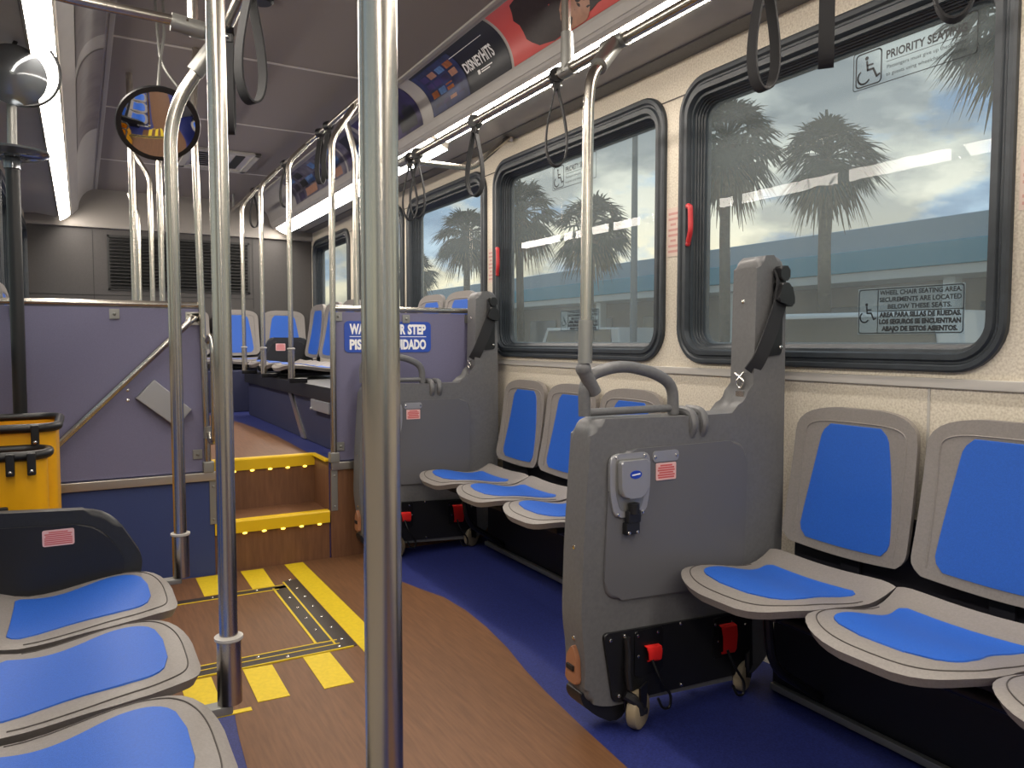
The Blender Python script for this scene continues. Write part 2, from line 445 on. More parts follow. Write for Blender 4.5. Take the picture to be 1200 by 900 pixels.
# step with yellow nosings
st = thing('boarding_step', (.87, YS+.15, 0), 'brown wood-look step with yellow lit nosings in the aisle', 'step')
mb = MB(); mb.box((.57, YS+.003, .0005), (1.17, YS+.31, .262)); mb.build('tread_block', 'woodstep', st, smooth=False)
mb = MB(); mb.box((.57, YS+.296, .262), (1.17, YS+.302, .50)); mb.build('riser', 'woodstep', st, smooth=False)
mb = MB(); mb.box((1.166, YS+.001, .262), (1.172, YS+.30, .545)); mb.build('side_panel', 'woodstep', st, smooth=False)
for z, y in ((.270, YS), (.548, YS+.298)):
    mb = MB(); mb.prism([(y-.016, z-.066), (y+.004, z-.066), (y+.004, z-.014), (y+.03, z-.012), (y+.03, z), (y-.010, z), (y-.016, z-.008)], lambda u, v, d: (d, u, v), .572, 1.168)
    nz = mb.build('nosing', 'yellownose', st, smooth=False); nz['label'] = 'yellow step nosing'
    for k in range(6):
        lb = MB(); lb.ball((.62+k*.098, y-.014, z-.070), (.012, .006, .006), 0, 8); lo = lb.build('step_lamp', 'steplamp', nz)
mb = MB(); mb.box((1.148, YS, .54), (1.176, YS+.31, .550)); mb.build('edge_strip', 'yellownose', st, smooth=False)
# panels below the raised floor
mb = MB(); mb.box((XL, YS-.012, 0), (.57, YS, .495)); struct(mb.build('wall_step_left', 'panel_blue', smooth=False))
mb = MB(); mb.box((1.175, YS-.012, 0), (XR, YS, .495)); struct(mb.build('wall_step_right', 'woodstep', smooth=False))
for k, (a, b) in enumerate(((XL, .60), (1.178, XR))):
    mb = MB(); mb.box((a, YS-.03, .492), (b, YS+.004, .536), 0, .004); struct(mb.build(f'trim_{9+k}', 'alu'))
for k, x in enumerate((.567, 1.195)):
    mb = MB(); mb.box((x-.018, YS-.018, .265), (x+.018, YS-.010, .492), 0, .002)
    mb.ball((x, YS-.018, .29), .006, 0, 8); mb.ball((x, YS-.018, .46), .006, 0, 8)
    struct(mb.build(f'trim_{11+k}', 'steel_grey'))

# partitions on the raised floor
def partition(x0, x1, label, brk):
    p = thing('partition_panel', ((x0+x1)/2, YS, ZP), label, 'partition')
    mb = MB(); mb.box((x0, YS-.008, ZP), (x1, YS+.012, 1.362), 0, .002, 1); mb.build('panel', 'panel', p)
    mb = MB(); mb.tube([(x0, YS, 1.381), (x1, YS, 1.381)], .0165); mb.build('top_rail', 'steel', p)
    for x, z in brk:
        mb = MB(); mb.box((x-.022, YS-.016, z-.024), (x+.022, YS-.004, z+.024), 0, .002); mb.ball((x, YS-.018, z), .008, 0, 8)
        mb.build('clip', 'steel_grey', p)
    return p
partition(XL, .545, 'purple-blue left partition beside the step with the slanted handrail', [(.142, 1.331), (-.255, 1.331), (.505, 1.318), (.497, .630)])
pr = partition(1.195, 2.19, 'purple-blue right partition carrying the blue watch-your-step sign', [(1.228, 1.335), (1.625, 1.328), (2.02, 1.333), (1.232, .62)])
s = thing('warning_sign', (1.52, YS-.012, 1.14), 'blue sign reading WATCH YOUR STEP on right partition', 'sign')
mb = MB(); mb.prism(rrect(1.262, 1.778, 1.138, 1.312, .025), XZ, YS-.012, YS-.0085); mb.build('plate', 'signblue', s, smooth=False)
fn = lambda x, z: (x, YS-.0128, z)
mb = MB()
for w_, x_, l_, z_ in (('WATCH', 1.2915, .178, 1.243), ('YOUR', 1.4825, .138, 1.243), ('STEP', 1.6335, .113, 1.243), ('PISE', 1.2915, .099, 1.157), ('CON', 1.4035, .1075, 1.157), ('CUIDADO', 1.5235, .2235, 1.157)):
    mb.text(w_, .074, fn, 0, .0036, 'LEFT', l_, x_, z_)
mb.flat([(1.292, 1.2245), (1.748, 1.2245), (1.748, 1.2285), (1.292, 1.2285)], fn)
mb.build('lettering', 'white', s, smooth=False)

# handrail and box on the left partition
h = thing('handrail', (.19, YS-.05, .7), 'slanted steel handrail on the left partition', 'handrail')
mb = MB(); mb.tube(fillet([(.50, YS-.012, 1.318), (.485, YS-.055, 1.312), (-.13, YS-.055, .70), (-.145, YS-.012, .69)], .03), .0165); mb.build('tube', 'steel', h)
for x, z in ((.49, 1.316), (-.145, .69)):
    mb = MB(); mb.box((x-.035, YS-.016, z-.035), (x+.04, YS-.008, z+.03), 0, .003); mb.ball((x+.025, YS-.018, z-.02), .007, 0, 8); mb.ball((x-.02, YS-.018, z+.018), .007, 0, 8); mb.build('flange', 'alu', h)
mb = MB()
mb.prism([(.305, 1.014), (.470, .862), (.400, .775), (.222, .926)], XZ, YS-.05, YS-.009, 0, .004)
tag(mb.build('equipment_box', 'silver'), 'tilted plain grey box fixed to the left partition', 'box')
for z in (.965, .915):
    mb = MB(); mb.ball((.190, YS-.009, z), (.008, .004, .008), 0, 8); tag(mb.build('screw', 'screw'), 'small %s screw on the left partition beside the grey box' % ('upper' if z > .94 else 'lower'), 'screw')

# rear wall louvres
for x0, x1, lb in ((.24, .80, 'left black louvred vent on the dark rear panel'), (.86, 1.55, 'right black louvred vent on the dark rear panel')):
    v = thing('louvre_vent', ((x0+x1)/2, YB, 1.69), lb, 'vent')
    mb = MB()
    for a, b in (((x0, 1.69), (x1, 1.71)), ((x0, 2.20), (x1, 2.22)), ((x0, 1.69), (x0+.02, 2.22)), ((x1-.02, 1.69), (x1, 2.22))): mb.box((a[0], YB-.012, a[1]), (b[0], YB-.001, b[1]))
    mb.box((x0, YB-.004, 1.69), (x1, YB-.001, 2.22)); mb.build('frame', 'vent', v, smooth=False)
    mb = MB()
    for k in range(15):
        z = 1.722+k*.0325; mb.prism([(YB-.004, z+.018), (YB-.034, z), (YB-.034, z-.006), (YB-.004, z+.006)], lambda u, v_, d: (d, u, v_), x0+.02, x1-.02)
    mb.build('louvres', 'vent', v, smooth=False)
mb = MB(); mb.box((1.58, YB-.004, 1.54), (1.586, YB-.001, 2.27)); mb.box((.118, YB-.004, 1.54), (.124, YB-.001, 2.27)); mb.box((XL, YB-.004, 1.64), (1.58, YB-.001, 1.646)); struct(mb.build('trim_13', 'vent', smooth=False))
# ceiling diffuser
v = thing('ceiling_diffuser', (1.03, 6.45, ZC), 'rectangular grey air diffuser in the rear ceiling', 'vent')
mb = MB(); X0, X1, Y0, Y1 = .72, 1.25, 6.12, 6.82
for a, b in (((X0, Y0), (X1, Y0+.06)), ((X0, Y1-.06), (X1, Y1)), ((X0, Y0), (X0+.05, Y1)), ((X1-.05, Y0), (X1, Y1))): mb.box((a[0], a[1], ZC-.02), (b[0], b[1], ZC-.001), 0, .004)
mb.build('frame', 'trimgrey', v)
mb = MB(); mb.box((X0+.05, Y0+.06, ZC-.008), (X1-.05, Y1-.06, ZC-.001))
for k in range(7): mb.box((X0+.08, Y0+.12+k*.07, ZC-.014), (X1-.22, Y0+.15+k*.07, ZC-.008), 1)
mb.box((X1-.17, Y0+.12, ZC-.014), (X1-.10, Y1-.12, ZC-.008), 1); mb.build('grille', ['ceilseam', 'vent'], v, smooth=False)
for x, y, lb in ((.70, 3.40, 'second'), (.52, 3.53, 'first')):
    pass
mb = MB(); mb.lathe([(.001, 0), (.04, 0), (.05, .008), (.05, .02)], (.70, 3.38, ZC-.02), mi=0); tag(mb.build('speaker', 'black'), 'small round black speaker in the ceiling', 'speaker')

# ------------------------------------------------------------------ seats
def pan_w(t):
    if t < .62: return .2315-.011*math.sin(PI*t/.62)
    k = (t-.62)/.38
    return .2315*max(1-k**3.1, 0)**(1/3.1)
def pan_z(x, t):
    q = min(max((t-.25)/.5, 0), 1); q = q*q*(3-2*q)
    z = .458+.034*q
    if t > .80: z -= .030*((t-.80)/.20)**2
    if t < .22: z += .036*((.22-t)/.22)**1.6
    z += .014*(abs(x)/.22)**2*(1-.5*t)-.014*(abs(x)/.227)**8
    return z
PD, PY = .475, .115
def seat(label, group):
    r = thing('passenger_seat', (0, 0, 0), label, 'seat', group)
    T = [0, .015, .03, .08, .15, .22, .3, .38, .46, .54, .62, .7, .76, .82, .87, .91, .945, .97, .987, .997]
    SS = [-1, -.96, -.9, -.8, -.62, -.42, -.2, 0, .2, .42, .62, .8, .9, .96, 1]
    mb = MB()
    top = [[V((s*pan_w(t), -PY-t*PD, pan_z(s*pan_w(t), t))) for s in SS] for t in T]
    bot = [[V((p.x*.95, p.y*.975-.004, p.z-.024)) for p in row] for row in top]
    a = mb.grid(top); b = mb.grid(bot)
    R, K = len(T)-1, len(SS)-1
    loop = [(0, j) for j in range(K)]+[(i, K) for i in range(R)]+[(R, j) for j in range(K, 0, -1)]+[(i, 0) for i in range(R, 0, -1)]
    for k in range(len(loop)):
        (i, j), (i2, j2) = loop[k], loop[(k+1) % len(loop)]
        try: mb.bm.faces.new((a[i][j], a[i2][j2], b[i2][j2], b[i][j]))
        except ValueError: pass
    pan = mb.build('seat_pan', 'shell', r, ang=1.0)
    # groove line round the front lip
    g = MB(); pts = []
    for k in range(-8, 41):
        if k < 0: x, t = .212, .60+.045*k
        elif k > 32: x, t = -.212, .60-.045*(k-32)
        else:
            ph = PI*k/32; c_ = math.cos(ph); x = .212*math.copysign(abs(c_)**(2/3.1), c_); t = .60+.345*max(math.sin(ph), 0)**(2/3.1)
        x = math.copysign(min(abs(x), pan_w(t)*.935), x); pts.append((x, -PY-t*PD, pan_z(x, t)+.0006))
    g.tube(fillet(pts, .01, 2), .0016, 0, 6); g.build('lip_groove', 'line', pan)
    # insert
    def inset(name, n_t, fn_w, t0, t1, fz, parent):
        m = MB(); rows = []; low = []
        for i in range(n_t+1):
            u = i/n_t; t = t0+(t1-t0)*u; w = fn_w(u)
            rows.append([fz(s_*w, t, .003) for s_ in (-1, -.97, -.8, -.5, -.2, 0, .2, .5, .8, .97, 1)])
            low.append([fz(s_*w*1.012, t, -.003) for s_ in (-1, 1)])
        m.grid(rows)
        m.grid([[rows[i][0], low[i][0]] for i in range(n_t+1)]); m.grid([[rows[i][-1], low[i][1]] for i in range(n_t+1)])
        m.grid([rows[0], [fz(s_*fn_w(0), t0-.006, -.003) for s_ in (-1, -.97, -.8, -.5, -.2, 0, .2, .5, .8, .97, 1)]])
        m.grid([rows[-1], [fz(s_*fn_w(1), t1+.006, -.003) for s_ in (-1, -.97, -.8, -.5, -.2, 0, .2, .5, .8, .97, 1)]])
        bmesh.ops.remove_doubles(m.bm, verts=m.bm.verts[:], dist=1e-5)
        o = m.build(name, 'blue', parent, ang=.7); o['label'] = 'blue vinyl insert'; return o
    def pw(u):
        w = .168-.022*math.sin(PI*min(u/.70, 1))**1.5
        if u < .06: w -= .020*(1-u/.06)**2
        if u > .70: w *= max(1-((u-.70)/.303)**3.3, 0)**(1/3.3)
        return max(w, .012)
    inset('seat_insert', 28, pw, .16, .855, lambda x, t, d: V((x, -PY-t*PD, pan_z(x, t)+d)), pan)
    # backrest : outline in x / z, leaning back
    Z0, Z1 = .532, .985
    def bw(u):
        w = .2265-.010*u
        if u > .78: w *= max(1-((u-.78)/.222)**3.0, 0)**(1/3.0)
        if u < .10: w *= max(1-((.10-u)/.16)**2.4, 0)**(1/2.4)
        return w
    def by(x, u): return -.050+.058*u+.010*math.sin(PI*u)-.020*(abs(x)/.22)**2.2*(1-.3*u)
    U = [0, .01, .03, .06, .1, .2, .35, .5, .65, .74, .8, .86, .9, .94, .965, .983, .994, .999]
    def bz(x, u): return Z0+(Z1-Z0)*u-.018*(1-u)*(1-(abs(x)/.22)**2)
    mb = MB()
    fr = [[V((s_*bw(u), by(s_*bw(u), u), bz(s_*bw(u), u))) for s_ in SS] for u in U]
    bk = [[V((p.x*.965, p.y+.028, p.z)) for p in row] for row in fr]
    a = mb.grid(fr); b = mb.grid(bk, 1); R = len(U)-1
    loop = [(0, j) for j in range(K)]+[(i, K) for i in range(R)]+[(R, j) for j in range(K, 0, -1)]+[(i, 0) for i in range(R, 0, -1)]
    for k in range(len(loop)):
        (i, j), (i2, j2) = loop[k], loop[(k+1) % len(loop)]
        try: mb.bm.faces.new((a[i][j], a[i2][j2], b[i2][j2], b[i][j]))
        except ValueError: pass
    back = mb.build('backrest', ['shell', 'shellback'], r, ang=1.0)
    g = MB(); pts = []
    for k in range(41):
        q = k/40
        if q < .35: u = .06+.72*(q/.35); x = -.182
        elif q > .65: u = .06+.72*((1-q)/.35); x = .182
        else:
            ph = PI*(q-.35)/.30; x = -.182*math.copysign(abs(math.cos(ph))**.5, math.cos(ph)); u = .78+.125*max(math.sin(ph), 0)**.6
        pts.append((x, by(x, u)-.0008, bz(x, u)))
    g.tube(fillet(pts, .01, 2), .0022, 0, 6); g.build('rim_bead', 'shell', back)
    def iw(u):
        w = .163-.050*u**1.5
        if u > .90: w -= .022*((u-.90)/.10)**2
        if u < .10: w -= .026*(1-u/.10)**2
        return w
    inset('back_insert', 20, iw, .065, .880, lambda x, u, d: V((x, by(x, u)-d, bz(x, u))), back)
    # hidden mount
    m = MB(); m.box((-.10, -.46, .405), (.10, -.13, .430), 0, .008); m.box((-.035, -.16, .405), (.035, .005, .430), 0, .006); m.box((-.035, -.010, .405), (.035, .006, .62), 0, .006)
    m.build('mounting_bracket', 'underseat', r)
    return r
proto = seat('blue and grey seat closest to the front divider under the large right window', 'wall seats facing the aisle, right side')
used = [0]
def put_seat(loc, rz, label, group):
    o = proto if not used[0] else copy_tree(proto)
    used[0] = 1
    place(o, loc, rz, label, group); return o
GR = 'right wall seats facing the aisle'
RZ, LZ = -PI/2, PI/2
put_seat((2.14, 1.565, 0), RZ, 'blue and grey seat just in front of the tall grey barrier under the large window', GR)
put_seat((2.14, 1.10, 0), RZ, 'second blue and grey seat from the near grey barrier, toward the right edge', GR)
put_seat((2.14, .635, 0), RZ, 'blue and grey seat cut off at the bottom right corner, only its lip showing', GR)
put_seat((2.14, 3.635, 0), RZ, 'right-hand seat right beside the far grey barrier near the step', GR)
put_seat((2.14, 3.17, 0), RZ, 'middle seat of the three right-hand seats between the two grey barriers', GR)
put_seat((2.14, 2.70, 0), RZ, 'right-hand seat half hidden behind the near grey barrier and its handle', GR)
GL = 'left seats facing the aisle in the foreground'
put_seat((-.372, 2.37, 0), LZ, 'left foreground seat next to the black end panel with the label', GL)
put_seat((-.372, 1.895, 0), LZ, 'middle one of the three left foreground seats', GL)
put_seat((-.372, 1.42, 0), LZ, 'nearest left foreground seat at the bottom left corner', GL)
GB = 'rear bench seats'
for x, lb in ((1.87, 'rear bench seat in the right corner behind the black panel'), (1.39, 'rear bench seat second from the right corner'), (.91, 'rear bench seat in the middle, behind the steel poles'), (.43, 'rear bench seat behind the left partition, second from the left corner'), (-.10, 'rear bench seat in the left corner below the strip light end')):
    put_seat((x, 8.22, ZP), 0, lb, GB)
GC = 'raised rear seats facing the aisle'
put_seat((1.83, 6.72, ZP), RZ, 'narrow-looking raised right seat beside the far black panel', GC)
put_seat((1.83, 6.25, ZP), RZ, 'raised right seat second from the far black panel', GC)
put_seat((1.83, 5.78, ZP), RZ, 'raised right seat hidden mostly by the right partition post', GC)
put_seat((2.14, 4.93, ZP), RZ, 'seat whose back top shows over the right partition, farther one', GC)
put_seat((2.14, 4.46, ZP), RZ, 'seat whose back top shows over the right partition, nearer the tall barrier', GC)
put_seat((-.372, 5.15, ZP), LZ, 'raised left seat whose back top shows at the left edge over the partition rail', GC)

# frames and boxes under the seats
def seat_base(x0, x1, y0, y1, z0, z1, label, rail=None):
    b = thing('underseat_box', ((x0+x1)/2, (y0+y1)/2, z0), label, 'seat base')
    mb = MB(); mb.box((x0, y0, z0), (x1, y1, z1), 0, .01); mb.build('box', 'underseat', b)
    if rail:
        mb = MB(); mb.box((2.150, y0, z1-.01), (x1, y1, .66), 0, .006); mb.build('gap_backing', 'underseat', b)  # black backing added to keep the gap below the backrests dark
        mb = MB(); mb.box((rail[0]-.012, y0+.02, z0+.012), (rail[0]+.012, y1-.02, z0+.036), 0, .004); mb.build('floor_rail', 'steel_grey', b)
        mb = MB(); mb.tube([(rail[1], y0+.01, z1-.02+.0), (rail[1], y1-.01, z1-.02)], .018); mb.build('beam', 'blackm', b)
        for y in (y0+.2, y1-.2):
            mb = MB(); mb.tube(fillet([(rail[1], y, z1-.03), (rail[1]+.02, y, .20+z0), (rail[0]+.02, y, z0+.05)], .08), .015, 0, 10); mb.build('leg', 'blackm', b)
    return b
seat_base(2.05, 2.195, -.2, 1.80, 0, .395, 'black box frame under the right foreground seats', (2.03, 1.80))
seat_base(2.05, 2.195, 2.08, 3.92, 0, .395, 'black box frame under the right seats between the barriers', (2.03, 1.80))
seat_base(-.40, -.02, .9, 2.55, 0, .385, 'black box frame under the left foreground seats')
b = seat_base(XL+.01, 2.19, 7.45, 8.25, ZP, .925, 'dark navy box under the rear bench seats')
for c in children(b): c.data.materials[0] = M['navy']
b = seat_base(1.30, 2.19, 4.20, 7.12, ZP, .925, 'dark navy box under the raised right seats with a slanted metal strip')
for c in children(b): c.data.materials[0] = M['navy']
mb = MB(); mb.box((1.27, 4.21, .835), (2.18, 7.14, .9255), 0, .006); mb.build('seat_beam', 'black', b)
mb = MB(); mb.prism([(5.10, ZP+.01), (5.19, ZP+.01), (5.545, .835), (5.455, .835)], lambda u, v, d: (d, u, v), 1.285, 1.299); mb.build('metal_strip', 'alu', b, smooth=False)
b = seat_base(-.40, .12, 4.7, 5.6, ZP, .925, 'black box under the raised left seat behind the partition')
mb = MB(); mb.box((1.265, 4.45, .765), (1.299, 4.86, .835), 0, .006); mb.ball((1.262, 4.82, .775), .012, 0, 8)
tag(mb.build('floor_bracket', 'silver'), 'small grey bracket beside the slanted metal strip in the rear aisle', 'bracket')

# black moulded end panels
def end_panel(poly, y, loc, label, lab):
    e = thing('seat_end_panel', loc, label, 'end panel')
    mb = MB(); mb.prism(smoothpoly(poly, [.03, .07, .03, .05, .10, .05][:len(poly)]), XZ, y-.022, y+.022, 0, .018, 3); o = mb.build('shell', 'shellback', e, ang=.9)
    cx = sum(p[0] for p in poly)/len(poly); cz = sum(p[1] for p in poly)/len(poly)
    mb = MB(); mb.prism(smoothpoly([(cx+(p[0]-cx)*.80, cz+(p[1]-cz)*.74) for p in poly], [.03, .08, .04, .04, .08, .04][:len(poly)]), XZ, y-.0275, y-.018, 0, .006, 2); mb.build('inset', 'black', e, ang=.9)
    x0, x1, z0, z1 = lab
    mb = MB(); mb.prism(rrect(x0, x1, z0, z1, .006), XZ, y-.0295, y-.027, 0); F = lambda u, v: (u, y-.0300, v)
    random.seed(7)
    for k in range(7):
        zz = z1-(z1-z0)*(.14+.12*k); m = .06+.06*random.random()*(k < 4)+(.12 if k == 0 else 0)
        mb.flat([(x0+(x1-x0)*m, zz-(z1-z0)*.04), (x1-(x1-x0)*m, zz-(z1-z0)*.04), (x1-(x1-x0)*m, zz+(z1-z0)*.03), (x0+(x1-x0)*m, zz+(z1-z0)*.03)], F, 1)
    l = mb.build('label', ['pink', 'redink'], e, smooth=False); l['label'] = 'pale label with red print'
    return e
end_panel([(-.38, .72), (.06, .695), (.150, .535), (.135, .455), (-.17, .425), (-.38, .425)], 2.60, (-.12, 2.60, .42), 'black moulded end panel with a red-print label beside the left seats', (-.114, -.033, .602, .650))
end_panel([(1.48, 1.235), (1.80, 1.235), (1.86, 1.15), (1.86, .93), (1.36, .93), (1.36, 1.03)], 7.05, (1.65, 7.05, .98), 'black moulded end panel with a small label, far back in front of the rear bench', (1.525, 1.61, 1.115, 1.18))

# ------------------------------------------------------------------ wheelchair barriers
FY, BY = 1.83, 1.935
def barrier():
    d = thing('wheelchair_barrier', (1.70, 1.88, 0), 'tall grey moulded barrier in the foreground with silver latch plate and black belt', 'barrier', 'grey moulded wheelchair barriers')
    out = [(1.36, .085), (1.98, .045), (2.06, .10), (2.115, .34), (2.125, .6), (2.118, 1.498), (1.978, 1.486), (1.968, .962), (1.66, .962), (1.305, .970), (1.292, .80), (1.278, .60), (1.270, .36), (1.288, .24), (1.282, .12)]
    rs = [.05, .05, .03, .08, .1, .06, .04, .095, .04, .05, .1, .1, .08, .06, .05]
    mb = MB(); mb.prism(smoothpoly(out, rs), XZ, FY, BY, 0, .024, 4); mb.build('body', 'barrier', d, ang=.75)
    # moulded field, shoulders
    mb = MB()
    mb.prism(smoothpoly([(1.345, .415), (1.93, .385), (1.94, .872), (1.37, .872)], [.07, .08, .08, .10]), XZ, FY-.009, FY+.02, 0, .013, 3)
    mb.build('moulded_field', 'barrier_dk', d, ang=.9)
    mb = MB()
    for x in (1.70, 1.745): mb.tube(fillet([(x, FY+.01, .90), (x, FY-.008, .93), (x, FY+.005, .968), (x, FY+.03, .975), (x, BY-.03, .975)], .02), .016, 0, 10)
    mb.build('hinge_ribs', 'barrier', d)
    mb = MB(); mb.tube(fillet([(1.315, 1.882, .975), (1.312, 1.882, 1.095), (1.45, 1.882, 1.128), (1.585, 1.882, 1.100), (1.660, 1.882, 1.06), (1.664, 1.882, .965)], .06, 8), .0185, 0, 14); mb.tube([(1.32, 1.882, .985), (1.66, 1.882, .985)], .012)
    mb.build('grab_handle', 'barrier', d)
    # post cap, belt recess and belt
    mb = MB(); mb.prism(smoothpoly([(2.100, 1.155), (2.03, 1.148), (2.005, 1.165), (2.052, 1.30), (2.055, 1.40), (2.100, 1.40)], .012), XZ, FY-.004, FY+.01, 0, .003); mb.build('belt_recess', 'black', d)
    mb = MB(); mb.ribbon(fillet([(2.078, FY-.004, 1.43), (2.075, FY-.022, 1.40), (2.062, FY-.028, 1.33), (2.010, FY-.024, 1.21), (1.978, FY-.014, 1.135), (1.966, FY+.012, 1.095)], .04), (.9, .12, -.42), .068, .004); 
    bl = mb.build('belt', 'web', d)
    mb = MB(); mb.prism(smoothpoly([(2.03, 1.335), (2.108, 1.315), (2.112, 1.345), (2.095, 1.395), (2.055, 1.40)], .012), XZ, FY-.046, FY-.016, 0, .008); mb.prism(rrect(2.055, 2.10, 1.405, 1.455, .012), XZ, FY-.034, FY-.002, 0, .006); mb.build('belt_guide', 'black', d)
    mb = MB(); mb.tube(fillet([(1.962, FY+.035, 1.095), (1.958, FY+.07, 1.06), (1.962, FY+.05, 1.035), (1.958, FY+.03, 1.065), (1.962, FY+.075, 1.09)], .015), .004, 0, 8); mb.box((1.960, FY+.035, .995), (1.972, FY+.07, 1.03)); mb.build('belt_hook', 'screw', d)
    mb = MB(); mb.prism(smoothpoly([(1.275, .150), (1.345, .115), (1.44, .095), (1.455, .040), (1.40, .022), (1.335, .060), (1.285, .105)], .02), XZ, FY+.012, BY-.012, 0, .008); mb.build('lower_skirt', 'black', d)
    # latch plate with emblem
    mb = MB()
    ol = rrect(1.362, 1.515, .668, .862, .035); il = rrect(1.384, 1.494, .690, .842, .028)
    ol = smoothpoly([(1.362, .862), (1.515, .862), (1.515, .745), (1.497, .668), (1.380, .668), (1.362, .745)], [.03, .03, .05, .025, .025, .05])
    mb.prism(ol, XZ, FY-.016, FY-.004, 0, .004); lp = mb.build('latch_plate', 'silver', d)
    mb = MB(); mb.prism(smoothpoly([(1.382, .846), (1.496, .846), (1.496, .745), (1.478, .686), (1.400, .686), (1.382, .745)], [.012, .012, .05, .02, .02, .05]), XZ, FY-.0175, FY-.015, 0); mb.build('latch_recess', 'steel_grey', lp)
    mb = MB(); mb.prism(smoothpoly([(1.388, .842), (1.494, .842), (1.492, .728), (1.392, .728)], [.008, .008, .03, .03]), XZ, FY-.038, FY-.017, 0, .006); mb.build('latch_flap', 'silver', lp)
    mb = MB(); mb.prism([(1.441+.022*math.cos(2*PI*k/24), .800+.0125*math.sin(2*PI*k/24)) for k in range(24)], XZ, FY-.0395, FY-.037, 0)
    mb.flat([(1.425, .797), (1.457, .800), (1.456, .804), (1.426, .801)], lambda u, v: (u, FY-.0398, v), 1); mb.build('emblem', ['emblem', 'white'], lp, smooth=False)
    mb = MB(); mb.cyl((1.441, FY-.03, .712), (1.441, FY-.03, .680), .017); mb.box((1.418, FY-.034, .650), (1.468, FY-.012, .690), 0, .006); mb.box((1.414, FY-.030, .615), (1.466, FY-.006, .652), 0, .004); mb.build('latch_catch', 'black', lp)
    mb = MB()
    for x, z in ((1.385, .852), (1.492, .852), (1.392, .678), (1.486, .678), (1.424, .622), (1.456, .622)): mb.ball((x, FY-.018 if z > .65 else FY-.031, z), (.0055, .003, .0055), 0, 8)
    mb.build('rivets', 'screw', lp)
    mb = MB(); mb.prism(rrect(1.528, 1.632, .826, .860, .012), XZ, FY-.013, FY-.009, 0)
    for x in (1.537, 1.623): mb.ball((x, FY-.014, .843), (.006, .003, .006), 1, 8)
    mb.build('name_plate', ['silver', 'screw'], d)
    mb = MB(); mb.prism(rrect(1.541, 1.622, .768, .822, .004), XZ, FY-.012, FY-.0095, 0); F = lambda u, v: (u, FY-.0124, v)
    for k in range(6):
        zz = .814-.0075*k; m = (.016, .008, .006, .012, .006, .008)[k]; mb.flat([(1.541+m, zz-.0028), (1.622-m, zz-.0028), (1.622-m, zz+.0024), (1.541+m, zz+.0024)], F, 1)
    l = mb.build('label', ['pink', 'redink'], d, smooth=False); l['label'] = 'red print label'
    # lower black panel
    mb = MB(); mb.prism(smoothpoly([(1.345, .318), (1.97, .285), (1.98, .07), (1.385, .095)], .02), XZ, FY-.010, FY+.01, 0, .005); lw = mb.build('lower_panel', 'black', d)
    mb = MB()
    for x, z in ((1.372, .295), (1.425, .298), (1.475, .29), (1.555, .288), (1.65, .297), (1.57, .232), (1.478, .225), (1.655, .095), (1.80, .265), (1.875, .262), (1.815, .205), (1.885, .21), (1.94, .24), (1.405, .115)): mb.ball((x, FY-.012, z), (.0062, .004, .0062), 0, 8)
    mb.build('panel_bolts', 'screw', lw)
    mb = MB(); mb.prism(rrect(1.462, 1.575, .16, .305, .01), XZ, FY-.014, FY-.008, 0, .003); mb.build('webbing_plate', 'blackm', lw); mb = MB(); mb.prism(rrect(1.79, 1.905, .15, .285, .01), XZ, FY-.014, FY-.008, 0, .003); mb.build('webbing_plate', 'blackm', lw)
    for x, z, w, h in ((1.530, .232, .052, .052), (1.850, .218, .062, .10)):
        mb = MB(); rows = []
        pts = [(FY-.012, z+h*.45), (FY-.030, z+h*.40), (FY-.034, z+h*.1), (FY-.030, z-h*.4), (FY-.022, z-h*.55), (FY-.012, z-h*.5)]
        for k, (y, zz) in enumerate(pts): rows.append([V((x-w/2+.010*(zz-z)/h*1.2*-1, y, zz)), V((x+w/2, y, zz-.004))])
        mb.grid(rows); mb.grid([[p+V((0, .004, -.002)) for p in r] for r in rows]); wb = mb.build('red_webbing', 'red', d); wb['label'] = 'red webbing tab'
        mb = MB(); mb.tube(fillet([(x-.012, FY-.030, z-h*.4), (x+.0, FY-.05, z-h*.4-.05), (x+.045, FY-.055, z-h*.4-.115), (x+.040, FY-.055, z-h*.4-.155), (x+.010, FY-.055, z-h*.4-.150), (x-.004, FY-.05, z-h*.4-.115)], .02), .0045, 0, 8); mb.build('snap_hook', 'blackm', d)
    mb = MB(); mb.tube(fillet([(1.428, FY-.016, .295), (1.432, FY-.022, .24), (1.425, FY-.026, .19), (1.432, FY-.03, .14)], .03), .012, 0, 10); mb.tube(fillet([(1.42, FY-.02, .12), (1.45, FY-.04, .10), (1.47, FY-.04, .06)], .02), .016, 0, 10); mb.build('release_cable', 'black', d)
    for x, y in ((1.475, 1.815), (1.95, 1.84)):
        mb = MB(); q = Matrix.Rotation(.5, 4, 'Z')
        ax = q @ V((0, 1, 0)); c = V((x, y, .060))
        mb.lathe([(.012, -.021), (.047, -.021), (.058, -.014), (.060, 0), (.058, .014), (.047, .021), (.012, .021)], c, ax, 0, 24)
        wh = mb.build('caster_wheel', 'wheel', d)
        mb = MB(); mb.cyl(c-ax*.03, c+ax*.03, .010, 0, 10); p = c+V((-.03, .03, 0))
        mb.prism([(-.02, 0), (.02, 0), (.03, .085), (-.03, .085)], lambda u, v, e: tuple(c+ax*e+(q @ V((1, 0, 0)))*u+V((-.01, 0, v))), (.023), .029)
        mb.prism([(-.02, 0), (.02, 0), (.03, .085), (-.03, .085)], lambda u, v, e: tuple(c+ax*e+(q @ V((1, 0, 0)))*u+V((-.01, 0, v))), -.029, -.023)
        mb.build('caster_fork', 'blackm', wh)
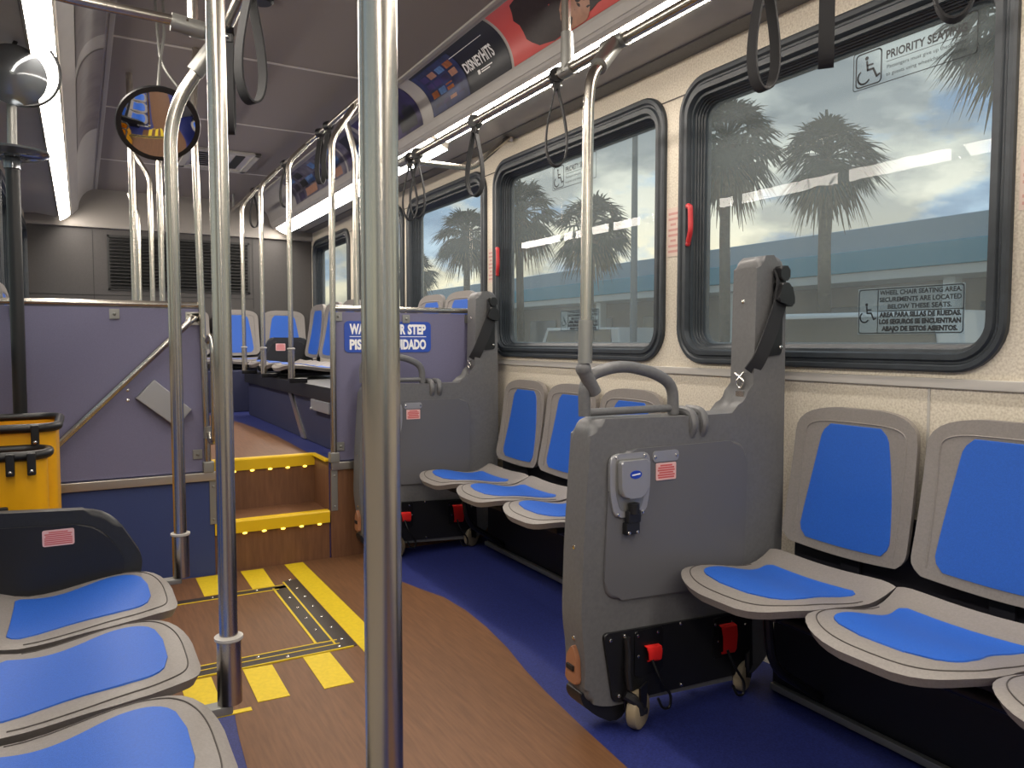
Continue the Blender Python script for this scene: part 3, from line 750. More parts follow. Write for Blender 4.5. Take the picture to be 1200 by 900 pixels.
    mb = MB(); mb.prism(smoothpoly([(1.848, .165), (1.912, .165), (1.905, .245), (1.875, .285), (1.855, .245)], .012), lambda u, v, e: (e, u, v), 1.268, 1.285, 0, .004); mb.box((1.262, 1.862, .205), (1.275, 1.900, .222), 1, .003)
    l = mb.build('side_reflector', ['orange', 'black'], d); l['label'] = 'amber reflector on the barrier edge'
    mb = MB()
    for z in (.30, .58): mb.ball((1.279, 1.882, z), (.004, .008, .008), 0, 8)
    mb.ball((1.975, FY+.058, 1.335), (.004, .007, .007), 0, 8); mb.ball((2.092, FY-.006, 1.18), (.007, .004, .007), 0, 8)
    mb.build('edge_screws', 'screw', d)
    return d
b1 = barrier()
b2 = copy_tree(b1)
place(b2, (1.715, 4.00, 0), 0, 'far grey moulded barrier beside the step, its belt post against the right partition')

# ------------------------------------------------------------------ poles and rails
RX, RZZ = 1.49, 2.137
r_ = thing('grab_rail', (RX, 1.0, RZZ), 'overhead steel grab rail with hanging straps along the right windows', 'rail')
mb = MB(); mb.tube([(RX, -3.4, RZZ), (RX, 3.80, RZZ)], .0168); mb.build('tube', 'steel', r_)
mb = MB(); mb.cyl((RX, 3.72, RZZ), (RX, 3.83, RZZ), .024); mb.tube([(RX, 3.76, RZZ), (RX+.07, 3.76, RZZ)], .022); mb.build('end_joint', 'steel_grey', r_)
mb = MB(); mb.tube(fillet([(RX+.05, 3.76, RZZ), (1.90, 3.80, RZZ+.01), (2.165, 3.86, 2.37), (2.195, 3.87, 2.385)], .06), .0150); mb.build('wall_stay', 'steel', r_)
mb = MB(); mb.lathe([(.001, 0), (.03, 0), (.032, .008), (.02, .016), (.001, .016)], (2.172, 3.866, 2.372), (-.75, 0, -.65)); mb.build('wall_flange', 'alu', r_)
for y in (-1.6, 2.245):
    mb = MB(); mb.tube([(RX-.005, y, RZZ+.02), (RX-.012, y, ZC-.005)], .0165); mb.build('hanger', 'steel', r_)
    mb = MB(); mb.cyl((RX, y, RZZ-.01), (RX-.004, y, RZZ+.125), .025, 0, 16, .021); mb.cyl((RX, y-.035, RZZ), (RX, y+.035, RZZ), .0225); mb.build('hanger_clamp', 'steel_grey', r_)
LX = .405
l_ = thing('grab_rail', (LX, 1.0, RZZ), 'overhead steel grab rail above the left foreground seats', 'rail')
mb = MB(); mb.tube([(LX, -3.4, RZZ), (LX, 2.62, RZZ)], .0168); mb.build('tube', 'steel', l_)
mb = MB(); mb.tube([(.318, 2.50, 2.13), (.320, 2.50, ZC-.005)], .0165); mb.build('hanger', 'steel', l_)
mb = MB(); mb.tube(fillet([(.30, 2.47, 2.135), (-.05, 2.47, 2.142), (-.36, 2.47, 2.20), (-.41, 2.47, 2.22)], .1), .0150); mb.build('wall_stay', 'steel', l_)
mb = MB(); mb.tube([(.255, 2.48, 2.135), (.345, 2.48, 2.125)], .026); mb.tube([(.31, 2.50, 2.13), (.40, 2.53, RZZ)], .021); mb.build('stay_clamp', 'steel_grey', l_)

def pole(name, label, path, r=.0178, sleeve=None, clamps=(), foot=None, group=None, mat_='steel', fr=.10):
    b = path[0]
    p = thing(name, b, label, 'pole', group)
    mb = MB(); mb.tube(fillet(path, fr, 8), r, 0, 18); mb.build('tube', mat_, p)
    if sleeve:
        z0, z1, rs = sleeve
        mb = MB(); mb.cyl((b[0], b[1], z0), (b[0], b[1], z1), rs, 0, 20); mb.build('sleeve', mat_, p)
        mb = MB(); mb.lathe([(rs, 0), (rs+.004, .003), (rs+.004, .009), (r, .012)], (b[0], b[1], z1-.004)); mb.build('sleeve_ring', 'trimgrey', p)
    for a, c, rc in clamps:
        mb = MB(); mb.tube([a, c], rc, 0, 16); mb.build('clamp', 'steel_grey', p)
    if foot:
        mb = MB(); mb.box(foot[0], foot[1], 0, .004); mb.build('foot_bracket', 'blackm' if foot[0][2] > .6 else 'steel_grey', p)
    return p
pole('stanchion', 'big steel pole nearest the camera, left of centre, running floor to ceiling', [(.246, .687, .002), (.246, .687, ZC)], .0182)
pole('stanchion', 'steel pole with a wide lower sleeve beside the left foreground seats', [(.258, 1.69, .425), (.258, 1.69, 2.02), (.39, 1.69, 2.13)], .0190, (.425, .565, .0255), [((.30, 1.69, 2.06), (.40, 1.69, 2.135), .024)], ((-.03, 1.672, .404), (.262, 1.708, .424)))
pole('stanchion', 'steel pole with bent top between the left seats and left partition', [(.262, 2.64, .44), (.255, 2.58, 1.90), (.385, 2.53, 2.11)], .0192, (.44, .578, .0255), [((.325, 2.55, 2.02), (.40, 2.53, 2.13), .026)], ((-.03, 2.622, .420), (.262, 2.658, .438)), fr=.11)
# pole standing on the near barrier
p = pole('stanchion', 'steel pole rising from the near grey barrier handle to the overhead rail', [(1.300, 1.86, 1.135), (1.308, 1.86, 1.90), (1.318, 1.86, 1.975), (1.47, 1.95, 2.11)], .0165, None, [((1.300, 1.86, 1.135), (1.302, 1.86, 1.262), .0215), ((1.36, 1.885, 2.015), (RX, 1.97, RZZ), .026), ((RX, 1.92, RZZ), (RX, 2.03, RZZ), .024)], fr=.05)
mb = MB(); mb.ball((1.296, 1.862, 1.118), .024, 0, 14); mb.tube([(1.296, 1.862, 1.115), (1.345, 1.872, 1.045)], .021, 0, 16); mb.build('swivel_joint', 'barrier', p)
# posts at the step
def post(label, pts, base=True, fr=.06):
    p = thing('step_post', pts[0], label, 'pole')
    mb = MB(); mb.tube(fillet(pts, fr, 8), .0165, 0, 16); mb.build('tube', 'steel', p)
    if base:
        mb = MB(); x, y, z = pts[0]; mb.box((x-.026, y-.026, z-.004), (x+.026, y+.026, z+.052), 0, .006); mb.build('base', 'steel_grey', p)
    return p
post('steel post at the end of the left partition beside the step', [(.545, YS-.02, .54), (.513, YS-.02, 2.32), (.53, YS-.02, ZC-.003)])
mb = MB(); 
lp = thing('grab_loop', (.56, YS-.05, .7), 'looped steel grab handle fixed to the step-side post on the left', 'handrail')
mb.tube(fillet([(.552, YS-.04, .74), (.556, YS-.055, .695), (.562, YS-.11, .70), (.564, YS-.12, .80), (.566, YS-.12, 1.17), (.562, YS-.09, 1.235), (.552, YS-.045, 1.20)], .05, 8), .0155); mb.build('tube', 'steel', lp)
for z in (.74, 1.19):
    mb = MB(); mb.tube([(.548, YS-.02, z-.03), (.548, YS-.02, z+.03)], .023); mb.build('clamp', 'steel_grey', lp)
post('steel post at the end of the right partition beside the step', [(1.193, YS-.02, .54), (1.201, YS-.02, 2.28), (1.335, YS-.02, 2.485)], fr=.05)
post('steel post standing behind the right partition rail, bent at the top', [(1.37, YS+.10, ZP), (1.372, YS+.10, 2.25), (1.315, YS+.10, 2.45)], fr=.06)
RRX, RRZ = 1.335, 2.50
r_ = thing('grab_rail', (RRX, 6, RRZ), 'thin overhead rail along the raised rear right side', 'rail')
mb = MB(); mb.tube([(RRX, 3.95, RRZ), (RRX, 8.0, RRZ)], .0150); mb.build('tube', 'steel', r_)
for y in (7.9,):
    mb = MB(); mb.tube([(RRX, y, RRZ), (RRX, y, ZC-.002)], .012); mb.build('hanger', 'steel_grey', r_)
for x, y, lb, zt in ((1.203, 5.085, 'rear right steel pole nearest the right partition post', 2.36), (1.20, 5.95, 'rear right steel pole, middle one of the three in the opening', 2.36), (1.198, 6.715, 'rear right steel pole farthest back, in front of the louvred vent', 2.33)):
    p = pole('stanchion', lb, [(x, y, .955), (x, y, zt), (RRX-.02, y-.02, RRZ-.02)], .0165, (.955, 1.15, .0215), (), ((x-.02, y-.025, .926), (x+.10, y+.025, .957)), 'rear stanchions', fr=.05)
for x, y, zt, lb, bend in ((.262, 4.62, ZC-.01, 'leftmost rear pole above the left partition, below the round mirror', 0), (.470, 7.55, 2.33, 'thin bent rear pole above the left partition, second from left', -.07), (.455, 6.02, 2.36, 'bent rear pole above the left partition, third from left', -.10), (.430, 5.0, ZC-.01, 'rear pole above the left partition right beside the bent foreground pole', 0)):
    pts = [(x, y, ZP), (x, y, zt)]
    if bend: pts.append((x+bend, y, zt+.17))
    pole('stanchion', lb, pts, .0165, None, (), None, 'rear stanchions', fr=.05)

# ------------------------------------------------------------------ hanging straps
def strap(label):
    s = thing('hanging_strap', (0, 0, 0), label, 'strap', 'hanging straps')
    mb = MB(); pts = []
    for k in range(41):
        a = k/40*2*PI
        pts.append((.054*math.sin(a)*abs(math.sin(a/2))**1.6, 0, -.165+.15*math.cos(a)))
    mb.ribbon(pts, (0, 1, 0), .033, .005); mb.build('strap_loop', 'web', s)
    mb = MB(); mb.lathe([(.0172, -.02), (.026, -.02), (.028, -.012), (.028, .012), (.026, .02), (.0172, .02)], (0, 0, 0), (0, 1, 0), 0, 18)
    mb.box((-.012, -.016, -.05), (.012, .016, -.015), 0, .004); mb.build('clamp', 'black', s)
    mb = MB(); mb.ball((.014, 0, -.035), .006, 0, 8); mb.ball((-.014, 0, -.035), .006, 0, 8); mb.build('clamp_screws', 'screw', s)
    return s
sp = strap('black strap hanging over the second window, nearest the barrier pole')
place(sp, (RX, 2.315, RZZ), -.45)
for x, y, z, rz, lb in ((RX, 2.958, RZZ, -.95, 'black strap hanging between the second and third right windows'), (RX, 3.60, RZZ, -.6, 'black strap hanging at the far end of the right rail by the third window'),
        (RX, 3.70, RZZ, -.2, 'black strap half hidden beside the big foreground pole at the rail end'), (RX, 1.37, RZZ, -.1, 'black strap loop at the top left of the large near window'),
        (RX, 1.187, RZZ, .66, 'black strap seen edge-on at the top of the large near window'), (RX, .895, RZZ, -1.0, 'black strap at the top right, only its loop bottom showing over the priority sticker'),
        (LX, 2.10, RZZ, .45, 'large black strap loop on the left, right of the two foreground poles'), (LX, 2.44, RZZ, 1.3, 'black strap mostly hidden behind the sleeved left pole'),
        (RRX, 4.62, RRZ, .5, 'rear black strap nearest the right partition post'), (RRX, 4.80, RRZ, .7, 'rear black strap second from the right partition post'), (RRX, 5.75, RRZ, .2, 'rear black strap third back on the rear rail'), (RRX, 6.9, RRZ, .2, 'rear black strap farthest back near the rear light end')):
    place(copy_tree(sp), (x, y, z), rz, lb)

# ------------------------------------------------------------------ mirrors and yellow bin on the left
m = thing('convex_mirror', (.300, 3.45, 2.08), 'round convex mirror hung from the ceiling on the left', 'mirror')
nrm = V((.04, -.78, -.62)).normalized()
mb = MB(); R = .155
mb.lathe([(.0005, .021), (.03, .0202), (.06, .0177), (.09, .0135), (.12, .008), (.14, .0035), (.150, .001)], (.300, 3.45, 2.08), nrm, 0, 40); mb.build('mirror_dome', 'mirror', m, ang=2)
mb = MB(); mb.lathe([(.146, .004), (.157, .004), (.160, -.002), (.157, -.014), (.10, -.03), (.0005, -.034)], (.300, 3.45, 2.08), nrm, 0, 40); mb.build('rim', 'black', m)
mb = MB(); mb.tube(fillet([(.30, 3.48, 2.20), (.315, 3.50, 2.36), (.335, 3.50, ZC-.17), (.33, 3.50, ZC-.02), (.30, 3.50, ZC-.02), (.315, 3.50, ZC-.30), (.41, 3.50, 2.22)], .06), .006, 0, 8); mb.build('wire_hanger', 'steel_grey', m)

bn = thing('utility_bin', (-.25, 3.25, 0), 'yellow vinyl bin with black tubular rims behind the black end panel', 'bin')
def bag(x0, x1, y0, y1, z0, z1, nm):
    mb = MB(); lo = rrect(x0+.03, x1-.002, y0+.03, y1-.03, .07, 8); hi = rrect(x0, x1, y0, y1, .07, 8)
    rows = [[V((p[0], p[1], z)) for p in (lo if z == z0 else hi)] for z in (z0, z0+(z1-z0)*.5, z1)]
    mb.grid(rows, 0, closeu=True); mb.face(rows[0]); inn = [[V((p[0]*.99+.01*(x0+x1)/2, p[1]*.99+.01*(y0+y1)/2, z)) for p in hi] for z in (z1, z0+.1)]
    mb.grid(inn, 0, closeu=True)
    mb.build(nm, 'bag', bn)
    mb = MB(); c = V(((x0+x1)/2, (y0+y1)/2, 0))
    mb.tube([V((c.x+(p[0]-c.x)*1.03, c.y+(p[1]-c.y)*1.03, z1)) for p in hi], .0155, 0, 12, closed=True); rim = mb.build(nm+'_rim', 'black', bn)
    return hi
bag(-.392, -.084, 3.05, 3.50, .02, .905, 'bag')
bag(-.392, -.108, 2.86, 3.04, .35, .835, 'front_pocket')
for x, y, z in ((-.145, 3.045, .90), (-.33, 3.045, .90), (-.148, 2.852, .83), (-.205, 2.852, .83), (-.28, 2.852, .83)):
    mb = MB(); mb.box((x-.012, y-.020, z-.055), (x+.012, y+.008, z+.016), 0, .004); tb = mb.build('snap_tab', 'black', bn)
    mb = MB(); mb.ball((x, y-.021, z-.042), (.006, .003, .006), 0, 8); mb.build('snap', 'screw', tb)
mb = MB()
mb.ball((-.235, 2.855, .66), (.007, .004, .007), 0, 8)
mb.build('lower_snap', 'screw', bn)
mb = MB(); mb.box((-.255, 2.845, .642), (-.215, 2.862, .678), 0, .006); mb.build('lower_tab', 'black', bn)

p = thing('mirror_stand', (-.222, 3.60, 0), 'dark pole behind the yellow bin carrying a grey disc and round mirror', 'stand')
mb = MB(); mb.tube([(-.222, 3.60, 0), (-.215, 3.60, 1.93)], .0245, 0, 16); mb.build('pole', 'black', p)
mb = MB(); mb.tube([(-.215, 3.60, 1.90), (-.209, 3.60, 2.21)], .017, 0, 16); mb.build('upper_pole', 'steel_grey', p)
mb = MB(); mb.lathe([(.001, .0), (.05, -.008), (.10, -.004), (.128, .012), (.130, .020), (.10, .014), (.001, .018)], (-.215, 3.60, 1.925), (0, 0, 1), 0, 36); mb.lathe([(.019, -.06), (.030, -.055), (.030, -.02), (.022, -.008)], (-.215, 3.60, 1.93)); mb.build('disc', 'smoke', p)
c = V((-.195, 3.55, 2.225)); nr = V((.22, -.95, -.2)).normalized()
mb = MB(); mb.lathe([(.0005, .04), (.04, .035), (.08, .022), (.105, .006), (.112, 0)], c, nr, 0, 36); mb.build('mirror_face', 'smoke', p, ang=2)
mb = MB(); mb.tube([c+(nr.orthogonal().normalized()*math.cos(2*PI*k/40)+nr.cross(nr.orthogonal().normalized())*math.sin(2*PI*k/40))*.135+nr*.0+V((.02, .02, .03)) for k in range(40)], .006, 0, 8, closed=True); mb.tube([c+V((0, 0, .11)), c+V((.02, .02, .165))], .008); mb.build('outer_ring', 'black', p)

# ------------------------------------------------------------------ posters on the coves
def poster(label, side, y0, y1, base, patches=(), t0=.04, t1=.90):
    p = thing('poster', (CR[0][0] if side > 0 else CLF[0][0], (y0+y1)/2, 2.45), label, 'poster', 'advertising posters along the coves')
    def fn(y, t, off=.004): x, z = cove(side, t, off); return V((x, y, z))
    def sheet(mb, a, b, c, d, off, mi=0, n=12):
        mb.grid([[fn(a, c+(d-c)*k/n, off), fn(b, c+(d-c)*k/n, off)] for k in range(n+1)], mi)
    mb = MB(); sheet(mb, y0, y1, t0, t1, .003); sheet(mb, y0, y1, t0, t1, .0008); mb.build('sheet', base, p, ang=2)
    if patches:
        mats = []; mb = MB()
        for (a, b, c, d, mt) in patches:
            if mt not in mats: mats.append(mt)
            sheet(mb, a, b, c, d, .0045+.0003*len(mats), mats.index(mt), 6)
        mb.build('picture', mats, p, ang=2)
    return p, fn
random.seed(11)
# black streaming-style poster with lettering
pt = []
cs = ['adblue', 'adorange', 'adbright', 'adcream', 'adskin', 'adviolet']
pt.append((3.52, 3.975, .04, .86, 'adblue'))
for k in range(16):
    y = 3.56+.095*(k % 4)+.01*random.random(); t = .14+.165*(k//4)
    pt.append((y, y+.075, t, t+.12, random.choice(cs[1:])))
p, fn = poster('black poster with white lettering and a patchwork of small pictures', 1, 3.10, 3.985, 'adblack', pt)
mb = MB()
Ltot = 1.0
def tx(y_start, t_mid, scale):     # text runs toward the viewer's right, i.e. along -y, up the cove
    return lambda u, v: fn(y_start-u, t_mid+v*scale, .0062)
mb.text('DISNEY', .085, tx(3.50, .36, 2.9), 0, .0022, 'LEFT', .19)
mb.text('HITS', .100, tx(3.305, .36, 2.9), 0, .0028, 'LEFT', .105)
mb.flat([(3.40, .23), (3.375, .23), (3.375, .30), (3.40, .30)], lambda a, b: fn(a, b, .0062))
for k, (a, b, t) in enumerate(((3.365, 3.25, .27), (3.365, 3.28, .235))): mb.flat([(a, t), (b, t), (b, t+.018), (a, t+.018)], lambda a, b: fn(a, b, .0062))
mb.flat([(3.55, .74), (3.20, .74), (3.20, .752), (3.55, .752)], lambda a, b: fn(a, b, .0062))
mb.build('lettering', 'white', p, smooth=False)
# red portrait poster
p, fn = poster('salmon-red poster showing part of a dark-haired face', 1, 1.75, 3.075, 'adred')
mb = MB()
def blob(cy, ct, ry, rt, mi, off, n=26, wob=.08, seed=1):
    rnd = random.Random(seed); pts = [(cy+ry*math.cos(2*PI*k/n)*(1+wob*(rnd.random()-.5)), min(max(ct+rt*math.sin(2*PI*k/n)*(1+wob*(rnd.random()-.5)), .045), .895)) for k in range(n)]
    c = fn(cy, ct, off); rows = [[fn(cy+(q[0]-cy)*s_, ct+(q[1]-ct)*s_, off) for q in pts] for s_ in (.02, .35, .7, 1)]
    mb.grid(rows, mi, closeu=True)
blob(2.70, .50, .25, .47, 0, .0045, wob=.16); blob(2.48, .55, .16, .45, 0, .0048, wob=.16, seed=3); blob(2.565, .24, .10, .25, 1, .0056, wob=.05, seed=2)
blob(2.605, .33, .02, .045, 0, .0064, 12); blob(2.525, .34, .02, .045, 0, .0064, 12)
mb.build('portrait', ['adhair', 'adskin'], p, ang=2)
mb = MB(); mb.text('TUESDAY', .045, tx(2.135, .50, 2.9), 0, .001, 'LEFT', .15); mb.build('lettering', 'pink', p, smooth=False)
p, fn = poster('dark violet poster just left of the black lettered poster', 1, 4.14, 5.02, 'adviolet', [(4.2, 4.45, .1, .5, 'adblack'), (4.35, 4.55, .35, .75, 'adviolet')])
pt = []
for k in range(18):
    y = 5.62+.23*(k % 6)+.06*random.random(); t = .08+.27*(k//6)
    pt.append((y, y+.12+.1*random.random(), t, t+.2, random.choice(['adviolet', 'adblack', 'adskin', 'adbright', 'adgrey'])))
poster('rear collage poster in muted violet above the rear right light', 1, 5.58, 7.10, 'adgrey', pt)
pt = [(5.1, 5.32, .1, .5, 'adbright'), (5.15, 5.4, .45, .8, 'adblack'), (5.3, 5.5, .1, .4, 'adviolet')]
poster('grey-blue poster over the rear right windows, beside the big pole', 1, 5.08, 5.54, 'adgrey', pt)
M['adfaint'] = mat('faded_grey_poster', (132, 124, 124), .4, rgb2=(104, 96, 98), nscale=5)
poster('faded grey poster on the left cove beside the left strip light', -1, 2.7, 4.1, 'adfaint')
poster('second faded grey poster on the left cove, farther back', -1, 4.3, 5.9, 'adfaint')

# ------------------------------------------------------------------ stickers on windows and wall
GX = XR+.0655
def wheel_icon(mb, cy, cz, s, fn, mi=0, w=.08):
    P = lambda pts: [(cy+x*s, cz+z*s) for x, z in pts]
    mb.stroke(P([(-.28+.30*math.cos(math.radians(a)), -.30+.30*math.sin(math.radians(a))) for a in range(125, 345, 20)]), w*s, fn, mi)
    mb.stroke(P([(-.14, .33), (-.10, -.05), (.17, -.05), (.34, -.42), (.48, -.36)]), w*s*1.15, fn, mi)
    mb.stroke(P([(-.12, .15), (.15, .15)]), w*s, fn, mi)
    mb.flat([(cy+(-.15+.085*math.cos(2*PI*k/14))*s, cz+(.47+.085*math.sin(2*PI*k/14))*s) for k in range(14)], fn, mi)
def sticker_base(label, cy, z): return thing('window_sticker', (GX, cy, z), label, 'sticker', 'stickers on the window panes')
M['clearfilm'] = None
def priority(yl, yr, z0, z1, label):
    # on the inside of the right panes; text reads toward -y
    s = sticker_base(label, (yl+yr)/2, z0); mb = MB(); W = yl-yr; H = z1-z0
    fn = lambda u, v: (GX-.0005, yl-u, z0+v)
    mb.stroke(rrect(0, W, 0, H, .008, 3), .0026, fn, 0, True)
    ic = rrect(.010, .010+H*.88*.86, H*.06, H*.94, .012, 4); mb.stroke(ic, .0045, fn, 0, True)
    wheel_icon(mb, .010+H*.38+.004, H*.5, H*.62, fn)
    x = .010+H*.9
    mb.text('PRIORITY SEATING', H*.30, lambda u, v: fn(u, v), 0, .0008, 'LEFT', W-x-.03, x, H*.60)
    mb.flat([(x, H*.515), (W-.03, H*.515), (W-.03, H*.53), (x, H*.53)], fn)
    mb.text('Passengers must give up these seats', H*.135, fn, 0, 0, 'LEFT', W-x-.035, x+.003, H*.34)
    mb.text('to guests using wheelchair restraints.', H*.135, fn, 0, 0, 'LEFT', W-x-.03, x+.0, H*.15)
    mb.build('print', 'ink', s, smooth=False)
def yw(y): return y*(XR+.066)/XR        # same sight line, pane depth
def zw(z): return 1.2+(z-1.2)*(XR+.066)/XR
priority(yw(1.645), yw(1.253), zw(2.005), zw(2.122), 'priority seating sticker at the top of the large near window')
priority(yw(3.451), yw(3.06), zw(1.995), zw(2.12), 'priority seating sticker at the top of the second right window')
def securement(yl, yr, z0, z1, label):
    s = sticker_base(label, (yl+yr)/2, z0); mb = MB(); W = yl-yr; H = z1-z0
    fn = lambda u, v: (GX-.0005, yl-u, z0+v)
    f2 = MB(); f2.prism([(0, 0), (W, 0), (W, H), (0, H)], lambda u, v, d: (GX+d, yl-u, z0+v), -.0002, .0003); f2.build('film', 'film', s, smooth=False)
    mb.stroke(rrect(.004, W-.004, .004, H-.004, .008, 3), .0030, fn, 0, True)
    x = W*.205
    mb.flat([(x-.0015, .004), (x+.0015, .004), (x+.0015, H-.004), (x-.0015, H-.004)], fn); mb.flat([(x, H*.49), (W-.004, H*.49), (W-.004, H*.505), (x, H*.505)], fn)
    wheel_icon(mb, x*.55, H*.48, H*.36, fn)
    a = x+.006; w = W-a-.010
    for k, (t, ww) in enumerate((('WHEEL CHAIR SEATING AREA.', 1), ('SECUREMENTS ARE LOCATED', 1), ('BELOW THESE SEATS.', .78), ('AREA PARA SILLAS DE RUEDAS.', 1), ('LOS SEGUROS SE ENCUENTRAN', 1), ('ABAJO DE ESTOS ASIENTOS.', .93))):
        zz = H*(.845-.150*k-(.02 if k > 2 else 0)); mb.text(t, H*.135, fn, 0, .0005 if k < 3 else .0012, 'CENTER', w*ww, a+w/2, zz)
    mb.build('print', 'ink', s, smooth=False)
def film_mat():
    m = bpy.data.materials.new('frosted_sticker_film'); m.use_nodes = True; nt = m.node_tree; out = nt.nodes['Material Output']
    tr = nt.nodes.new('ShaderNodeBsdfTransparent'); tl = nt.nodes.new('ShaderNodeBsdfTranslucent'); tl.inputs[0].default_value = (.8, .85, .85, 1)
    mx = nt.nodes.new('ShaderNodeMixShader'); mx.inputs[0].default_value = .28
    nt.links.new(tr.outputs[0], mx.inputs[1]); nt.links.new(tl.outputs[0], mx.inputs[2]); nt.links.new(mx.outputs[0], out.inputs[0]); return m
M['film'] = film_mat()
securement(yw(1.607), yw(1.263), zw(1.222), zw(1.368), 'wheelchair securement sticker at the bottom of the large near window')
securement(yw(3.372), yw(3.03), zw(1.252), zw(1.361), 'wheelchair securement sticker at the bottom of the second right window')
M['wlab'] = mat('faded_wall_label', (206, 186, 174), .5)
M['wprint'] = mat('faded_red_print', (190, 142, 134), .5)
def wall_label(y0, y1, z0, z1, label):
    s = thing('wall_label', (XR-.002, (y0+y1)/2, z0), label, 'label', 'pale labels on the wall between windows')
    mb = MB(); mb.box((XR-.002, y0, z0), (XR-.0006, y1, z1)); mb.build('plate', 'wlab', s, smooth=False)
    mb = MB()
    for k in range(8):
        z = z1-(z1-z0)*(.1+.11*k); m_ = .008+.012*(k % 3 == 2); mb.flat([(y0+m_, z), (y1-m_, z), (y1-m_, z-(z1-z0)*.05), (y0+m_, z-(z1-z0)*.05)], lambda u, v: (XR-.0026, u, v))
    mb.build('print', 'wprint', s, smooth=False)
wall_label(2.463, 2.537, 1.56, 1.765, 'pale label on the wall between the large near window and second window')
wall_label(4.115, 4.185, 1.56, 1.765, 'pale label on the wall between the second and third right windows')
wall_label(1.075, 1.128, 1.55, 1.72, 'pale label on the wall at the right edge beside the large near window')

# ------------------------------------------------------------------ hatch and tape on the floor
hz = thing('floor_hatch', (.55, 3.3, 0), 'floor hatch with black metal edges in the brown aisle', 'hatch')
mb = MB(); mb.box((-.2, 2.955, 0), (.812, 3.70, .004)); mb.build('cover', 'wood', hz, smooth=False)
mb = MB()
mb.box((-.2, 2.862, .0), (.915, 2.948, .0055), 0, .001, 1); mb.box((.845, 2.865, 0), (.914, 3.815, .006), 0, .001, 1); mb.box((.782, 2.96, 0), (.842, 3.74, .0055), 0, .001, 1); mb.box((-.2, 3.705, 0), (.9, 3.755, .0055), 0, .001, 1)
mb.build('edge_plates', 'hatchblk', hz, smooth=False)
mb = MB()
for a, b in (((-.2, 2.854), (.90, 2.861)), ((-.2, 2.906), (.86, 2.912)), ((-.2, 2.948), (.80, 2.955)), ((.838, 2.91), (.846, 3.80)), ((.772, 2.955), (.782, 3.72)), ((-.2, 3.697), (.80, 3.704)), ((.60, 3.752), (.83, 3.758)), ((.80, 2.945), (.86, 2.953))): mb.box((a[0], a[1], 0), (b[0], b[1], .0064))
mb.build('yellow_outline', 'yellow', hz, smooth=False)
mb = MB()
for x, y in [(.88, 2.95+.145*k) for k in range(7)]+[(.815, 3.1+.15*k) for k in range(4)]+[(.45+.2*k, 2.882) for k in range(3)]+[(.3+.2*k, 3.73) for k in range(3)]+[(.55, 2.93)]: mb.ball((x, y, .006), (.008, .008, .003), 0, 8)
mb.build('hatch_bolts', 'screw', hz)
def tape(poly, label):
    mb = MB(); mb.prism(poly, XY, .0, .0035); tag(mb.build('floor_tape', 'yellow', smooth=False), label, 'tape', 'yellow hazard tape around the hatch')
tape([(.917, YS-.015), (1.015, YS-.015), (1.02, 2.68), (.92, 2.68)], 'long yellow tape strip running along the right side of the hatch')
tape([(.69, 4.095), (.803, 4.09), (.795, 3.772), (.69, 3.772)], 'yellow tape square behind the hatch, right one by the step')
tape([(.472, 4.09), (.588, 4.09), (.58, 3.772), (.472, 3.772)], 'yellow tape square behind the hatch, left one beside the sleeved pole')
tape([(.70, 2.852), (.802, 2.848), (.804, 2.55), (.698, 2.55)], 'yellow tape square in front of the hatch, rightmost one')
tape([(.481, 2.848), (.584, 2.842), (.583, 2.558), (.479, 2.562)], 'yellow tape square in front of the hatch, right of the sleeved pole')
tape([(.27, 2.845), (.372, 2.842), (.372, 2.558), (.27, 2.56)], 'yellow tape square in front of the hatch, tucked beside the left seats')
tape([(.345, 2.545), (.452, 2.54), (.452, 2.515), (.345, 2.52)], 'small dull yellow tape scrap at the foot of the sleeved pole')

# ------------------------------------------------------------------ outside
mb = MB(); mb.box((2.6, -40, -.5), (60, 120, -.4)); struct(mb.build('ground', 'asphalt', smooth=False))
mb = MB(); mb.box((-60, -40, -.5), (-.8, 120, -.4)); struct(mb.build('ground_left', 'asphalt', smooth=False))
bd = thing('terminal_building', (22, 28, -.4), 'long low building with pale and turquoise roof bands outside the windows', 'building')
mb = MB(); mb.box((21.5, 2, -.4), (29, 46, 3.05)); mb.build('wall', 'bbrown', bd, smooth=False)
mb = MB(); mb.box((20.0, 1.5, 3.72), (30, 47, 4.52), 0, .05); mb.build('roof', 'bgrey', bd)
mb = MB(); mb.box((19.85, 1.4, 3.22), (30, 47.1, 3.86), 0, .04); mb.build('fascia', 'bturq', bd)
mb = MB(); mb.box((19.95, 1.45, 2.95), (30, 47, 3.22), 0, .03); mb.build('eave_band', 'bwhite', bd)
for k in range(9):
    y = 4.5+4.8*k
    mb = MB(); mb.box((21.42, y, .4), (21.5, y+2.6, 2.3), 0, .03); w = mb.build('window', 'bwin', bd, smooth=False)
for k in range(6):
    y = 4+8*k
    mb = MB(); mb.box((20.4, y, -.4), (20.75, y+.35, 2.95), 0, .04); mb.build('pillar', 'bwhite', bd)

